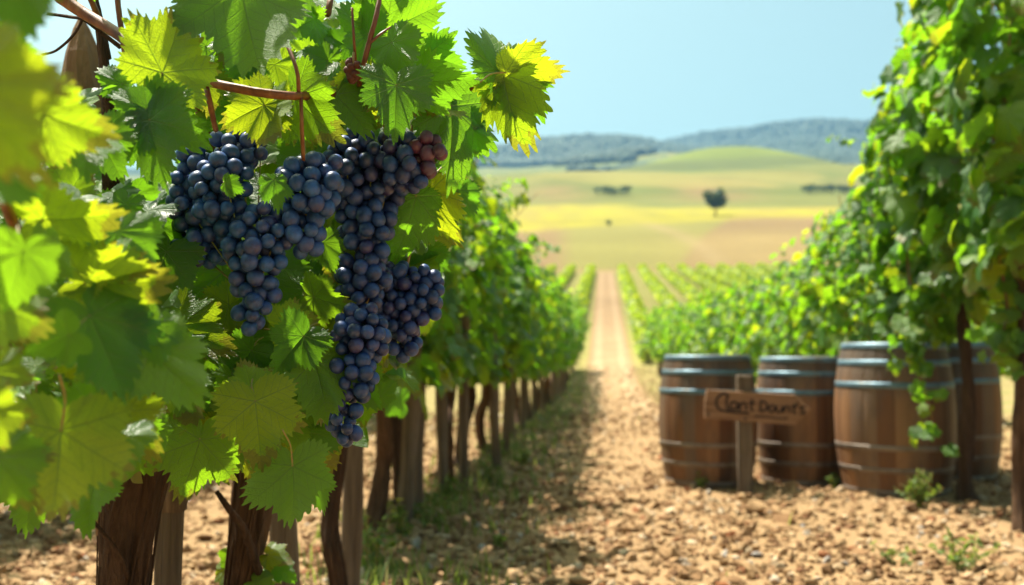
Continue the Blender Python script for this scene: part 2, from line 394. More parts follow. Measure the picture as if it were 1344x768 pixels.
def H(x, y):
    x = np.asarray(x, float); y = np.asarray(y, float)
    z = np.interp(y, _ty, _tzs)
    far = np.clip((y - 110) / 120, 0, 1)
    z = z + far * fbm(x, y, 230, 3, 3) * np.clip(y, 0, 600) * .0032
    z = z + gz(x, y, bx(948, 620), 620, 57, 50, 33) + gz(x, y, bx(735, 400), 400, 45, 45, 6.0) + gz(x, y, bx(812, 545), 545, 36, 34, 9) + gz(x, y, bx(1075, 560), 560, 30, 34, 6) + gz(x, y, bx(1120, 480), 480, 60, 50, 7)
    z = z + gz(x, y, bx(900, 900), 900, 75, 60, 14) - gz(x, y, bx(1090, 800), 800, 60, 90, 9)
    ridge = np.clip((y - 950) / 250, 0, 1)
    z = z + gz(x, y, bx(785, 1250), 1250, 75, 110, 24) + gz(x, y, bx(690, 1300), 1300, 60, 110, 12) + gz(x, y, bx(1085, 1550), 1550, 105, 140, 42) + gz(x, y, bx(930, 1700), 1700, 130, 120, 58) + gz(x, y, bx(1250, 1300), 1300, 180, 150, 20)
    z = z + gz(x, y, bx(620, 1700), 1700, 150, 120, 14)
    z = z + ridge * fbm(x, y, 160, 11, 4) * 4.0
    near = np.clip((24 - np.abs(y - 5)) / 12, 0, 1) * np.clip((9 - np.abs(x)) / 3, 0, 1)
    mound = .05 * np.exp(-((x - ROWL(y)) / .35)**2) * np.clip((y - 2) / 2, 0, 1) * np.clip((34 - y) / 4, 0, 1)
    return z + near * (fbm(x, y, 1.3, 21, 3) * .012 + fbm(x, y, .35, 22, 2) * .008) + mound
def ROWL(y):
    return np.interp(y, [0, 1.5, 2.2, 3.4, 5.2, 8, 20, 34, 100], [-.70, -.82, -.90, -1.0, -1.22, -1.18, -1.05, -1.25, -1.3])
def ROWR(y):
    return np.interp(y, [0, 5, 7, 12, 20, 34, 100], [2.22, 2.22, 2.42, 2.3, 1.95, 1.6, 1.5])
PATHX = lambda y: np.interp(y, [0, 8, 22, 35, 100], [.45, .35, .15, .1, -.1])

def smooth(a, b, v): t = np.clip((v - a) / (b - a), 0, 1); return t * t * (3 - 2 * t)
def field_colour(x, y):
    n = len(x); px = 797 + FPX * x / np.maximum(y, 1)
    wob = fbm(x, y, 60, 5, 3); wob2 = fbm(x, y, 14, 6, 3)
    c_ = np.tile(np.array([.29, .185, .095]), (n, 1))
    def lay(m, colr): 
        nonlocal c_
        m = np.clip(m, 0, 1)[:, None]; c_ = c_ * (1 - m) + np.array(colr) * m
    pw = np.abs(x - PATHX(y))
    # green weeds at the path edge and between the rows
    w1 = fbm(x, y, 1.6, 8, 4)
    lay(smooth(.62, .95, pw) * smooth(9, 16, y) * (.45 + .4 * w1), (.17, .19, .05))
    lay(smooth(28, 36, y) * smooth(.72, .9, pw), (.30, .24, .09))
    lay(smooth(30, 40, y) * smooth(.72, .9, pw) * (.4 + .5 * w1), (.20, .24, .05))
    lay(smooth(10, 30, y) * (pw < .7) * (.3 + .3 * w1), (.44, .30, .18))
    lay((np.abs(pw - .42) < .13) * smooth(12, 20, y) * .35, (.50, .36, .22))
    lay(smooth(99.5, 101, y), (.36, .28, .09))
    lay(smooth(103, 106, y + wob * 2), (.27, .18, .075))
    olive = smooth(720, 760, px) * (1 - smooth(880 + (y - 105) * .6, 900 + (y - 105) * .6, px))
    lay(smooth(104, 108, y) * olive, (.26, .23, .06))
    lay(smooth(104, 108, y) * (1 - smooth(150, 185, y + wob * 4)) * smooth(800, 1000, px) * .5, (.34, .25, .09))
    diag = np.exp(-((px - (905 + (150 - y) * 1.0)) / 14)**2) * smooth(105, 120, y)
    lay(diag * .5, (.36, .26, .12))
    ty = 196 + 18 * smooth(800, 1100, px) - 14 * smooth(800, 690, px)
    lay(smooth(ty - 9, ty + 9, y + wob * 6) * (.8 + .3 * wob2), (.40, .345, .03))
    lay(smooth(ty + 25, ty + 45, y) * smooth(930, 1040, px), (.27, .24, .055))
    gy = 285 - 40 * smooth(700, 1000, px) + 12 * wob
    lay(smooth(gy - 8, gy + 14, y), (.20, .205, .045))
    br = np.exp(-((px - 940) / 60)**2 - ((y - 330) / 38)**2) + .7 * np.exp(-((px - 730) / 45)**2 - ((y - 325) / 25)**2) + .4 * np.exp(-((px - 1180) / 80)**2 - ((y - 380) / 40)**2)
    lay(br * 1.1, (.27, .18, .065))
    lay(smooth(470, 500, y) * .9, (.185, .20, .045))
    lay(smooth(295, 330, y) * smooth(.05, .5, fbm(x, y, 95, 71, 3)) * .55, (.13, .165, .03))
    lay(smooth(295, 330, y) * smooth(.1, .5, fbm(x, y, 120, 73, 3)) * .5, (.36, .29, .07))
    hill = np.exp(-((x - bx(955, 620)) / 70)**2 - ((y - 610) / 65)**2)
    lay(hill * 1.6, (.20, .235, .025))
    lay(smooth(470, 500, y) * (1 - smooth(555, 575, y)) * .85, (.13, .145, .03))
    lay(smooth(690, 760, y) * (.55 + .5 * wob2), (.15, .18, .05))
    lay(smooth(860, 960, y + wob * 40), (.035, .065, .028))
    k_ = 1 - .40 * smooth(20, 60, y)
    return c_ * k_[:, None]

NX, NY = 520, 900
ux = np.linspace(math.asinh(-2200 / 1.2), math.asinh(2200 / 1.2), NX); gx = 1.2 * np.sinh(ux)
uy = np.linspace(math.asinh(-16 / 1.5), math.asinh(3800 / 1.5), NY); gy_ = 1.5 * np.sinh(uy)
# extra columns close to the path far away would be wasted: the sinh grid is densest around x = 0
X, Y = np.meshgrid(gx, gy_)
Z = H(X, Y)
ii = np.arange(NY - 1)[:, None] * NX + np.arange(NX - 1)[None]
Fg = np.stack([ii, ii + 1, ii + NX + 1, ii + NX], -1).reshape(-1, 4)
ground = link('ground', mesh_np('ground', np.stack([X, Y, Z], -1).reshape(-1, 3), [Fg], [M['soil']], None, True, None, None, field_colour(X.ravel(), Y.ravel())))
tag(ground, kind='structure', label='dry stony vineyard soil running out into fields and hills')

# clods and stones
def stones(n, sub, xr, yr, smin, smax, seed, pw=2.2, flat=.6, keep=None):
    r = np.random.default_rng(seed)
    x = r.uniform(*xr, n); y = yr[0] * (yr[1] / yr[0])**r.uniform(0, 1, n) if yr[0] > 0 else r.uniform(*yr, n)
    if keep is not None: k = keep(x, y, r); x, y = x[k], y[k]
    n = len(x); V0, F0 = ico(sub)
    sz = smin + (smax - smin) * r.uniform(0, 1, n)**pw
    R = rotmats(n, r)
    defo = 1 + r.normal(0, .20, (n, len(V0), 1))
    P = V0[None] * defo * np.array([1, 1, flat]) * r.uniform(.65, 1.3, (n, 1, 3))
    P = np.einsum('nij,nvj->nvi', R, P) * sz[:, None, None]
    P[..., 2] *= .8
    P += np.stack([x, y, H(x, y) + sz * .25], -1)[:, None]
    F = F0[None] + (np.arange(n) * len(V0))[:, None, None]
    return P.reshape(-1, 3), F.reshape(-1, 3), np.repeat(r.uniform(0, 1, n), len(V0))
mb = MB()
inview = lambda x, y, r: (r.uniform(0, 1, len(x)) > .55 * np.exp(-((x - PATHX(y)) / .38)**2) * np.clip((y - 5.5) / 3, 0, 1)) & (np.abs(x / np.maximum(y, .1)) < .78) & (r.uniform(0, 1, len(x)) < .6 + .4 * (np.sin(x * 1.7 + 2) * np.sin(y * 1.3) + fbm(x, y, 1.2, 41, 3) * .5 > -.35))
for args in ((15000, 1, (-6, 5.5), (3.2, 9), .009, .040, 1, 2.2), (34000, 0, (-7, 7), (3.2, 16), .007, .034, 2, 1.7), (9000, 0, (-2.5, 4), (12, 34), .010, .045, 3, 2.0), (420, 1, (-4, 4.6), (3.4, 11), .03, .07, 4, 2.5)):
    V_, F_, a_ = stones(*args[:7], pw=args[7], keep=inview); mb.add(V_, [F_], 0, None, a_)
tag(link('gravel', mb.mesh('gravel', [M['stone']], smooth=False)), kind='stuff', label='broken soil clods and pebbles covering the vineyard path', cat=None)

# ------------------------------------------------------------------ leaves
LOBES = ((0, 1.0, 30, .33), (55, .80, 30, .30), (-55, .80, 30, .30), (108, .66, 46, .42), (-108, .66, 46, .42))
YOUNG = ((0, 1.0, 26, .36), (38, .74, 28, .34), (-38, .74, 28, .34), (88, .46, 50, .40), (-88, .46, 50, .40))
def leaf_geo(seed, na, nr, teeth=1.0, curl=1.0, lobes=LOBES):
    r = np.random.default_rng(seed)
    th = np.linspace(-180, 180, na, endpoint=False) + 180.0 / na
    rad = np.full(na, .10)
    for a, L, Wd, dp in lobes:
        L = L * r.uniform(.9, 1.08); dp = dp * r.uniform(.75, 1.2)
        rad = np.maximum(rad, L * (1 - dp * (np.abs(th - a) / Wd)**1.25))
    if teeth:
        q = th + 2.0 * np.sin(np.radians(th * 3) + r.uniform(0, 6)) 
        t1 = np.abs(((q / 8.2) % 1.0) - .5) * 2; t2 = np.abs(((q / 4.4 + r.uniform()) % 1.0) - .5) * 2
        rad *= 1 + teeth * (.15 * (t1 - .5) + .055 * (t2 - .5)) * np.clip((172 - np.abs(th)) / 20, 0, 1)
    rad *= 1 + r.normal(0, .012, na)
    ta = np.radians(th); s = ((np.arange(1, nr + 1)) / nr)**.85
    uu = np.concatenate([[0], (s[:, None] * rad[None] * np.sin(ta)[None]).ravel()])
    vv = np.concatenate([[0], (s[:, None] * rad[None] * np.cos(ta)[None]).ravel()])
    rr = np.hypot(uu, vv); ang = np.arctan2(uu, vv)
    fold = r.uniform(-.05, .28) * curl; droop = r.uniform(.10, .55) * curl; und = r.uniform(.05, .13) * curl
    z = fold * np.abs(uu) - droop * rr**2 * (.6 + .4 * np.cos(ang)) + und * rr**2 * np.sin(5 * ang + r.uniform(0, 6)) + .5 * und * rr * np.sin(9 * ang + r.uniform(0, 6)) * rr
    z += .035 * curl * np.abs(np.sin(ang * 180 / 55 / 57.3 * 90)) * rr          # puffed between the veins
    tw = r.uniform(-.25, .25) * curl; z += tw * uu * vv
    V = np.stack([uu, vv, z], -1)
    jj = np.arange(na); F3 = np.stack([np.zeros(na, int), 1 + (jj + 1) % na, 1 + jj], 1)
    F4 = [np.stack([1 + i * na + jj, 1 + i * na + (jj + 1) % na, 1 + (i + 1) * na + (jj + 1) % na, 1 + (i + 1) * na + jj], 1) for i in range(nr - 1)]
    F4 = np.concatenate(F4) if F4 else np.zeros((0, 4), int)
    return V, F3[:, ::-1].copy(), F4[:, ::-1].copy(), np.stack([uu, vv], -1)
# normals: check that +Z is the upper face, flip if not
def _fix(g):
    V, F3, F4, uv = g
    n = np.cross(V[F3[0][1]] - V[F3[0][0]], V[F3[0][2]] - V[F3[0][0]])
    if n[2] < 0: F3 = F3[:, ::-1].copy()
    if len(F4):
        n = np.cross(V[F4[0][1]] - V[F4[0][0]], V[F4[0][2]] - V[F4[0][0]])
        if n[2] < 0: F4 = F4[:, ::-1].copy()
    return V, F3, F4, uv
HERO = [_fix(leaf_geo(100 + i, 300, 9, 1.0, 1.0)) for i in range(9)] + [_fix(leaf_geo(150 + i, 280, 9, 1.1, 1.0, YOUNG)) for i in range(3)]
MID = [_fix(leaf_geo(200 + i, 80, 3, 1.0, 1.1)) for i in range(8)]
LOW = [_fix(leaf_geo(300 + i, 34, 2, .6, 1.3)) for i in range(8)]

def hero_mesh(i):
    V, F3, F4, uv = HERO[i]
    m = MB(); m.add(V, [F3, F4], 0, uv)
    P = spline([(0, 0, -.005), (.02, -.12, -.06), (.05, -.30, -.22), (.02, -.48, -.46)], 6)
    Vp, Fp, up = tube(P, np.linspace(.016, .013, len(P)), 6); m.add(Vp, Fp, 1, np.zeros((len(Vp), 2)))
    return m.mesh('leaf', [M['leaf'], M['stalk']])
HERO_ME = [hero_mesh(i) for i in range(len(HERO))]

def scatter_leaves(mb, P, N, D, size, rng, lib, rnd=None):
    """leaves at P with upper side along N and midrib roughly along D"""
    N = unit(N); D = D - N * np.sum(D * N, -1, keepdims=True); D = unit(D); Xx = np.cross(D, N)
    which = rng.integers(0, len(lib), len(P)); rn = rng.uniform(0, 1, len(P)) if rnd is None else rnd
    for k, (V, F3, F4, uv) in enumerate(lib):
        idx = np.where(which == k)[0]
        if not len(idx): continue
        B = np.stack([Xx[idx], D[idx], N[idx]], -1)                 # columns
        Q = np.einsum('nij,vj->nvi', B, V) * size[idx][:, None, None] + P[idx][:, None]
        off = (np.arange(len(idx)) * len(V))[:, None, None]
        mb.add(Q.reshape(-1, 3), [(F3[None] + off).reshape(-1, 3), (F4[None] + off).reshape(-1, 4)], 0, np.tile(uv, (len(idx), 1)), np.repeat(rn[idx], len(V)))

# ------------------------------------------------------------------ vines of the rows
def trunk_mesh(name, P, r0, r1, seed, mat, off=(0, 0, 0), k=18):
    rg = np.random.default_rng(seed); C_ = spline(P, 9); n = len(C_); t = np.linspace(0, 1, n)
    C_[:, :2] += np.stack([np.sin(t * 9 + seed), np.cos(t * 7 + seed * 2)], 1) * .012
    R = r0 + (r1 - r0) * t; R = R * (1 + .45 * np.exp(-(t / .09)**2)) * (1 + .08 * np.sin(t * 17 + seed))
    m = MB(); V, F, uv = tube(C_, R, k, .06, 5, 3.0, rg); m.add(V, F, 0, uv)
    if k > 20:                                                      # peeling strips of bark
        for q in range(26):
            a = rg.uniform(0, 6.28); i0 = rg.integers(2, n - 8); i1 = min(n - 1, i0 + rg.integers(6, 14)); tt = np.linspace(0, 1, i1 - i0)
            off_ = R[i0:i1] * 1.06 + .012 * rg.uniform(.1, 1) * tt**2
            S_ = C_[i0:i1] + np.stack([np.cos(a + tt * .6) * off_, np.sin(a + tt * .6) * off_, 0 * tt], 1)
            V, F, uv = tube(S_, np.linspace(.0045, .0012, len(S_)), 5, .1); m.add(V, F, 0, uv)
    return m.mesh(name, [mat], True, off)
def canopy(seed, n, L, w, z0, z1, lib, lmin=.05, lmax=.085, hang=0.0, top=0.0):
    """foliage wall: leaves through a rounded volume, L along y, half width w, from z0 to z1"""
    rg = np.random.default_rng(seed); y = rg.uniform(-L, L, n); t = rg.uniform(0, 1, n)
    clump = .72 + .28 * np.sin(y * 6.3 + seed) * np.sin(t * 7 + seed * 1.7)
    wz = w * (.45 + .75 * np.sin(np.pi * np.clip(t * .85 + .12, 0, 1))) * clump
    sgn = rg.choice([-1, 1], n); q = rg.uniform(0, 1, n)**.45
    x = sgn * wz * q
    zt = z1 + top * np.sin(y * 5 + seed * 3) * .5; zb = z0 - hang * np.abs(np.sin(y * 4 + seed))
    z = zb + (zt - zb) * t
    P = np.stack([x, y, z], -1)
    out = np.stack([sgn * (.25 + .8 * q), rg.normal(0, .3, n), np.full(n, .75)], -1)
    N = unit(out + rg.normal(0, .5, (n, 3))); D = np.stack([sgn * .35, rg.normal(0, .7, n), np.full(n, -.9)], -1)
    sz = rg.uniform(lmin, lmax, n) * (1 - .25 * t)
    return P, N, D, sz, rg
def make_vine(seed, tall=False):
    t = thing('grapevine', 'grapevine', 'grapevine')
    z1 = 3.45 if tall else 2.16; z0 = 1.40 if tall else .76; w = .52 if tall else .42; hd = z0 + .05
    rg = np.random.default_rng(seed)
    j = lambda s: rg.normal(0, s)
    P = [(0, 0, -.05), (j(.02), j(.03), .3), (j(.04), j(.05), hd * .65), (j(.03), j(.03), hd)]
    link('trunk', trunk_mesh('trunk', P, rg.uniform(.040, .050), .032, seed, M['bark'] if seed % 2 else M['bark_dark']), t)
    m = MB()
    for s in (-1, 1):
        C_ = spline([P[-1], (j(.03), s * .2, hd + .07), (j(.03), s * .48, hd + .06 + j(.02))], 6)
        V, F, uv = tube(C_, np.linspace(.028, .014, len(C_)), 9, .06, 4, 3, rg); m.add(V, F, 0, uv)
    link('cordon', m.mesh('cordon', [M['bark']]), t)
    for q in range(4):
        y0 = -.42 + q * .28 + j(.04)
        C_ = spline([(0, y0, hd + .06), (j(.06), y0 + j(.08), hd + .4), (j(.12), y0 + j(.14), (hd + z1) / 2 + .1), (j(.18), y0 + j(.2), z1 + .05)], 6)
        m = MB(); V, F, uv = tube(C_, np.linspace(.009, .003, len(C_)), 6); m.add(V, F, 0, uv); link('cane', m.mesh('cane', [M['cane']]), t)
    m = MB()
    P_, N, D, sz, rg2 = canopy(seed + 50, 760 if tall else 560, .66, w, z0, z1, LOW, .095 if tall else .07, .165 if tall else .135, .10, .22)
    scatter_leaves(m, P_, N, D, sz, rg2, MID if tall else LOW)
    # loose shoots standing out of the wall of leaves
    for q in range(5):
        s = rg.choice([-1, 1]); y0 = rg.uniform(-.5, .5); zz = rg.uniform(z0 + .3, z1)
        k = 9; u_ = np.linspace(0, 1, k)[:, None]
        a = np.array([s * w * .8, y0, zz]); b = a + np.array([s * rg.uniform(.08, .26), rg.normal(0, .15), rg.uniform(-.35, .35)])
        Pp = a + (b - a) * u_ + rg.normal(0, .02, (k, 3))
        scatter_leaves(m, Pp, unit(rg.normal(0, .5, (k, 3)) + [s * .3, 0, .8]), rg.normal(0, .6, (k, 3)) + [s * .6, 0, -.6], rg.uniform(.035, .075, k), rg, LOW)
    link('foliage', m.mesh('foliage', [M['leaf']]), t)
    return t
ORD = ['first', 'second', 'third', 'fourth', 'fifth', 'sixth', 'seventh', 'eighth', 'ninth', 'tenth', 'eleventh', 'twelfth', 'thirteenth', 'fourteenth', 'fifteenth', 'sixteenth']
PROTO = [make_vine(11 + i) for i in range(5)]; TALL = [make_vine(31 + i, True) for i in range(3)]
used = set()
def hanging_shoot(root, pts, n, seed, smin, smax):
    rg = np.random.default_rng(seed); C_ = spline(px_path(pts), 8); k = rg.integers(0, len(C_), n); P = C_[k] + rg.normal(0, .07, (n, 3))
    m = MB(); scatter_leaves(m, P, unit(np.array([-.2, -.6, .6]) + rg.normal(0, .4, (n, 3))), rg.normal(0, .5, (n, 3)) + [0, 0, -.9], rg.uniform(smin, smax, n), rg, LOW)
    V, F, uv = tube(C_, np.linspace(.008, .003, len(C_)), 6); m.add(V, F, 1, np.zeros((len(V), 2)))
    o = link('hanging_shoot', m.mesh('hanging_shoot', [M['leaf'], M['cane']]), root)
    bpy.context.view_layer.update(); o.matrix_local = root.matrix_world.inverted()
def px_path(pts): return np.array([U(*p)[:] for p in pts])
def place(proto, x, y, rz, sc, label, group, z=None):
    o = proto if proto.name not in used else copy_tree(proto)
    used.add(proto.name); used.add(o.name)
    o.location = (x, y, (float(H(x, y)) if z is None else z)); o.rotation_euler = (0, 0, rz); o.scale = (sc, sc, sc)
    o['label'] = label; o['group'] = group
    return o
rg = np.random.default_rng(77)
def at_px(px, d):
    p = U(px, 462, d); return p.x, p.y
# left row, from behind the grapes to the foot of the slope
left_y = [5.15, 6.15, 7.25, 8.3, 9.4, 10.5, 11.7, 12.9, 14.1, 15.3, 16.5, 17.8, 19.1, 20.4, 21.8, 23.2, 24.6, 26.0, 27.5, 29.0, 30.5, 32.0]
for i, y in enumerate(left_y):
    lab = ('blue-grape row vine, %s one behind the leafy vines that carry the near bunches' % ORD[i]) if i < 12 else 'blurred vine far down the left row, merging with its neighbours beyond the twelfth trunk'
    place(PROTO[i % 5], float(ROWL(y)) + rg.normal(0, .03), y, (math.pi if i % 2 else 0) + rg.normal(0, .06), (1.13 if i < 3 else 1.06 if i < 6 else 1.0) * rg.uniform(.96, 1.03), lab, 'vines of the row left of the path').rotation_euler[1] = .09 if i == 1 else 0.0
right = [(5.55, TALL[0], 1.10), (6.75, TALL[1], 1.0), (7.95, TALL[2], .80), (9.15, PROTO[0], 1.10), (10.4, PROTO[1], 1.05)] + [(11.6 + 1.25 * k, PROTO[(k + 2) % 5], .92) for k in range(17)]
for i, (y, p, sc) in enumerate(right):
    lab = ('tall dark-trunked vine of the right row, %s from the right picture edge' % ORD[i]) if i < 3 else ('right-hand row vine behind the barrels, %s counted from the tall vines' % ORD[i - 3]) if i < 10 else 'blurred vine far along the right row, merging with its neighbours towards the slope'
    xr = float(ROWR(y)) - .04 + rg.normal(0, .04)
    if i < 2: xr, y = [at_px(1336, 5.6), at_px(1266, 6.75)][i]
    place(p, xr, y, (math.pi if i % 2 else 0) + rg.normal(0, .06), sc * rg.uniform(.97, 1.03), lab, 'vines of the row right of the path')
hanging_shoot(TALL[1], [(1205, 390, 6.6), (1212, 440, 6.5), (1208, 490, 6.45), (1222, 540, 6.45), (1226, 575, 6.45)], 46, 5, .05, .085)
hanging_shoot(TALL[1], [(1190, 330, 6.6), (1195, 390, 6.5), (1188, 430, 6.5), (1200, 470, 6.5)], 50, 6, .05, .09)
hanging_shoot(TALL[0], [(1310, 330, 5.6), (1322, 400, 5.6), (1318, 440, 5.6), (1330, 470, 5.6)], 46, 7, .05, .09)
for i in range(11):
    y = 3.6 + 1.25 * i
    place(PROTO[(i + 1) % 5], -3.75 + rg.normal(0, .05), y, (math.pi if i % 2 else 0), rg.uniform(.95, 1.05), 'vine of the next row over, seen only through gaps under the left row', 'vines of the outer left row')
for i in range(7):
    y = 6.6 + 1.3 * i
    place(PROTO[(i + 2) % 5], 5.3 + rg.normal(0, .05), y, (math.pi if i % 2 else 0), rg.uniform(1.0, 1.1), 'vine of the next row over, seen only through gaps beside the tall right vines', 'vines of the outer right row')

# rows on the far slope
def far_row():
    rg = np.random.default_rng(5); n = 7000; y = rg.uniform(0, 65, n); t = rg.uniform(0, 1, n)
    sgn = rg.choice([-1, 1], n); w = .44 * (.5 + .6 * np.sin(np.pi * (t * .8 + .15))) * (.8 + .2 * np.sin(y * 5.1))
    P = np.stack([sgn * w * rg.uniform(.3, 1, n), y, .10 + t * (.62 + .08 * np.sin(y * 4)) + y * .13], -1)
    N = unit(np.stack([sgn * .6, rg.normal(0, .4, n), np.full(n, .7)], -1) + rg.normal(0, .3, (n, 3))); D = rg.normal(0, .5, (n, 3)) + [0, 0, -1.0]
    N = unit(N); D = unit(D - N * np.sum(D * N, -1, keepdims=True)); Xx = np.cross(D, N); s = rg.uniform(.09, .16, n)[:, None]
    q = np.stack([P - Xx * s * .8, P - D * s * .6 - N * s * .1, P + Xx * s * .8, P + D * s], 1).reshape(-1, 3)
    F = np.arange(n * 4).reshape(-1, 4); m = MB(); m.add(q, [F], 0, None, np.repeat(rg.uniform(0, 1, n), 4))
    tr = MB()
    for k in range(54):
        yy = .6 + k * 1.2; C_ = np.array([(rg.normal(0, .03), yy, yy * .13 - .05), (rg.normal(0, .05), yy, yy * .13 + .3)]); V, F, uv = tube(C_, [.05, .04], 6); tr.add(V, F, 0, uv)
    return m.mesh('foliage', [M['far_leaf']]), tr.mesh('trunk', [M['bark_dark']])
frm, frt = far_row()
for k, x in enumerate([-1.55, -3.5, -5.4, -7.3, -9.2, 1.5, 3.4, 5.3, 7.2, 9.1, 11.0, 12.9, 14.8, 16.7, 18.6]):
    side = 'left' if x < 0 else 'right'; i = k if x < 0 else k - 5
    t = thing('vine_row', 'bright green vine row on the far slope, %s to the %s of the dirt track' % (ORD[i], side), 'vine row', (x, 34.2, float(H(x, 34.2))), 'vine rows on the far slope')
    link('foliage', frm, t); tr = link('trunks', frt, t); tr['kind'] = 'stuff'

# ------------------------------------------------------------------ posts
def make_post(name, h, r, seed, mat, label, group=None):
    t = thing(name, label, 'post', group=group); rg = np.random.default_rng(seed)
    zz = np.array([-.1, .1, .4, .8, h * .7, h - .03, h]); C_ = np.stack([np.cumsum(rg.normal(0, .004, 7)), np.cumsum(rg.normal(0, .004, 7)), zz], 1)
    m = MB(); V, F, uv = tube(spline(C_, 4), np.concatenate([np.full(21, r), np.full(3, r * .97), [r * .88]]), 16, .025, 3, .6, rg); m.add(V, F, 0, uv)
    link('shaft', m.mesh('shaft', [mat]), t); return t
POSTS = [make_post('vineyard_post', 1.55, .035 + .004 * k, 400 + k, M['post'], 'post') for k in range(3)] if False else None
def at_px(px, d):
    p = U(px, 462, d); return p.x, p.y
post_px = [(232, 2.12, .030, 'grey split post between the two thick trunks nearest the viewer'), (386, 2.85, .034, 'grey post just right of the reddish near trunk, cut off by the lower picture edge'),
           (459, 3.62, .034, 'slim grey post touching the dark trunk under the lowest bunch'), (532, 5.55, .045, 'straight grey post right of the red-brown trunk, first of a pair'),
           (549, 5.9, .036, 'darker post close behind the straight grey one'), (583, 6.7, .036, 'short post beneath the leaning trunk'), (609, 7.0, .034, 'thin post left of the stout blurred trunk'),
           (652, 8.4, .036, 'thin post right of the stout blurred trunk'), (664, 9.3, .036, 'blurred post, second right of the stout blurred trunk')]
for k, (px, d, r, lab) in enumerate(post_px):
    t = make_post('vineyard_post', 1.2 if d > 3 else .95, r, 500 + k, M['post'], lab, 'posts along the left row')
    x, y = at_px(px, d); t.location = (x, y, float(H(x, y))); t.rotation_euler = (rg.normal(0, .02), rg.normal(0, .02), rg.uniform(0, 6))
pp = make_post('vineyard_post', 1.25, .036, 520, M['post'], 'blurred grey post far down the left row among the trunks', 'posts along the left row')
pp.location = (float(ROWL(10.6)) + .08, 11.1, 0)
for y in (12.3, 13.5, 14.7, 15.9, 17.1, 18.5, 19.8, 21.1, 22.5, 24.0, 25.5):
    q = copy_tree(pp); x = float(ROWL(y)) + rg.normal(0.05, .05); q.location = (x, y, float(H(x, y))); q.rotation_euler = (rg.normal(0, .02), rg.normal(0, .02), rg.uniform(0, 6))

# ------------------------------------------------------------------ the near vines
def px_path(pts): return np.array([U(*p)[:] for p in pts])
def near_vine(px, d, label, w0, w1, head, seed, mat, lean=0):
    x, y = at_px(px, d); z = float(H(x, y)); t = thing('grapevine', label, 'grapevine', (x, y, z), 'vines of the row left of the path')
    top = U(px + lean, head, d - .05)
    P = [(x, y, z - .06), (x + .01, y, z + .25), ((x * .5 + top.x * .5) - .015, y - .01, (z + top.z) * .5), tuple(top)]
    link('trunk', trunk_mesh('trunk', P, w0, w1, seed, mat, (x, y, z), 44), t)
    return t
VA = near_vine(178, 1.95, 'thick shaggy-barked vine at far left carrying the big out-of-focus leaves', .053, .046, 560, 61, M['bark_dark'], 6)
VB = near_vine(338, 2.25, 'reddish-barked vine under the big grape bunches, clothed in sharp leaves', .040, .036, 560, 62, M['bark'], -8)
VC = near_vine(441, 3.42, 'slim dark vine just right of the lowest hanging bunch', .028, .025, 470, 63, M['bark_dark'], 4)
def world_part(name, m, mats, root, smooth=True): return link(name, m.mesh(name, mats, smooth, root.location), root)

def cane(root, pts, w0, w1, mat='cane', name='cane', k=9):
    C_ = spline(px_path(pts), 8); d = np.mean([p[2] for p in pts]); m = MB()
    V, F, uv = tube(C_, np.linspace(w0, w1, len(C_)) * d / FPX / 2, k, .04, 2, 8); m.add(V, F, 0, uv)
    return world_part(name, m, [M[mat]], root)
cane(VB, [(60, -20, 1.55), (95, 8, 1.56), (150, 42, 1.54), (200, 80, 1.50), (255, 102, 1.45), (320, 118, 1.42), (385, 126, 1.44), (440, 122, 1.56)], 17, 11)
cane(VB, [(440, 122, 1.56), (520, 132, 1.70), (580, 128, 1.72), (625, 113, 1.66), (645, 98, 1.6), (662, 96, 1.58)], 11, 5)
cane(VB, [(336, 560, 2.2), (330, 440, 2.1), (300, 300, 2.0), (270, 180, 1.8), (255, 104, 1.63)], 26, 12)
cane(VB, [(268, 104, 1.45), (275, 135, 1.44), (283, 172, 1.48)], 7, 6)
cane(VB, [(395, 128, 1.45), (396, 165, 1.44), (398, 210, 1.48)], 6, 5)
cane(VB, [(360, 30, 1.5), (378, 62, 1.46), (390, 95, 1.44), (392, 122, 1.45)], 6, 5)
cane(VB, [(468, 130, 1.62), (476, 90, 1.50), (486, 50, 1.48), (494, 20, 1.48), (500, -15, 1.5)], 9, 5)
cane(VB, [(481, 60, 1.48), (500, 44, 1.48), (512, 36, 1.5)], 4, 3)
cane(VB, [(470, 115, 1.58), (465, 60, 1.50), (462, 10, 1.50)], 4, 3)
cane(VB, [(284, 645, 2.05), (300, 668, 2.05), (322, 700, 2.1), (348, 775, 2.2)], 6, 12, 'bark_dark')
cane(VA, [(116, -30, 1.75), (128, 20, 1.74), (141, 78, 1.74)], 10, 9, 'bark_dark')
cane(VA, [(152, -20, 1.66), (157, 25, 1.66), (164, 75, 1.66)], 8, 7)
cane(VA, [(62, 18, 1.62), (90, 22, 1.62), (112, 27, 1.62), (140, 48, 1.64), (158, 62, 1.66)], 4, 6, 'bark_dark')
cane(VA, [(96, 5, 1.6), (108, 22, 1.6), (96, 46, 1.6), (74, 66, 1.6), (55, 72, 1.6)], 4, 3, 'bark_dark', 'tendril')
cane(VA, [(30, 258, 1.5), (58, 236, 1.5), (92, 207, 1.55), (120, 190, 1.6)], 8, 7)
cane(VA, [(112, 672, 1.80), (135, 700, 1.80), (160, 735, 1.84), (178, 790, 1.9)], 4, 9, 'bark_dark')
cane(VA, [(184, 560, 1.9), (172, 430, 1.9), (150, 280, 1.85), (140, 120, 1.75), (128, 20, 1.74)], 30, 12, 'bark_dark')
cane(VA, [(178, 540, 1.88), (120, 470, 1.5), (60, 400, 1.2), (20, 300, 1.0), (-40, 150, .8), (-60, 0, .75)], 22, 10)

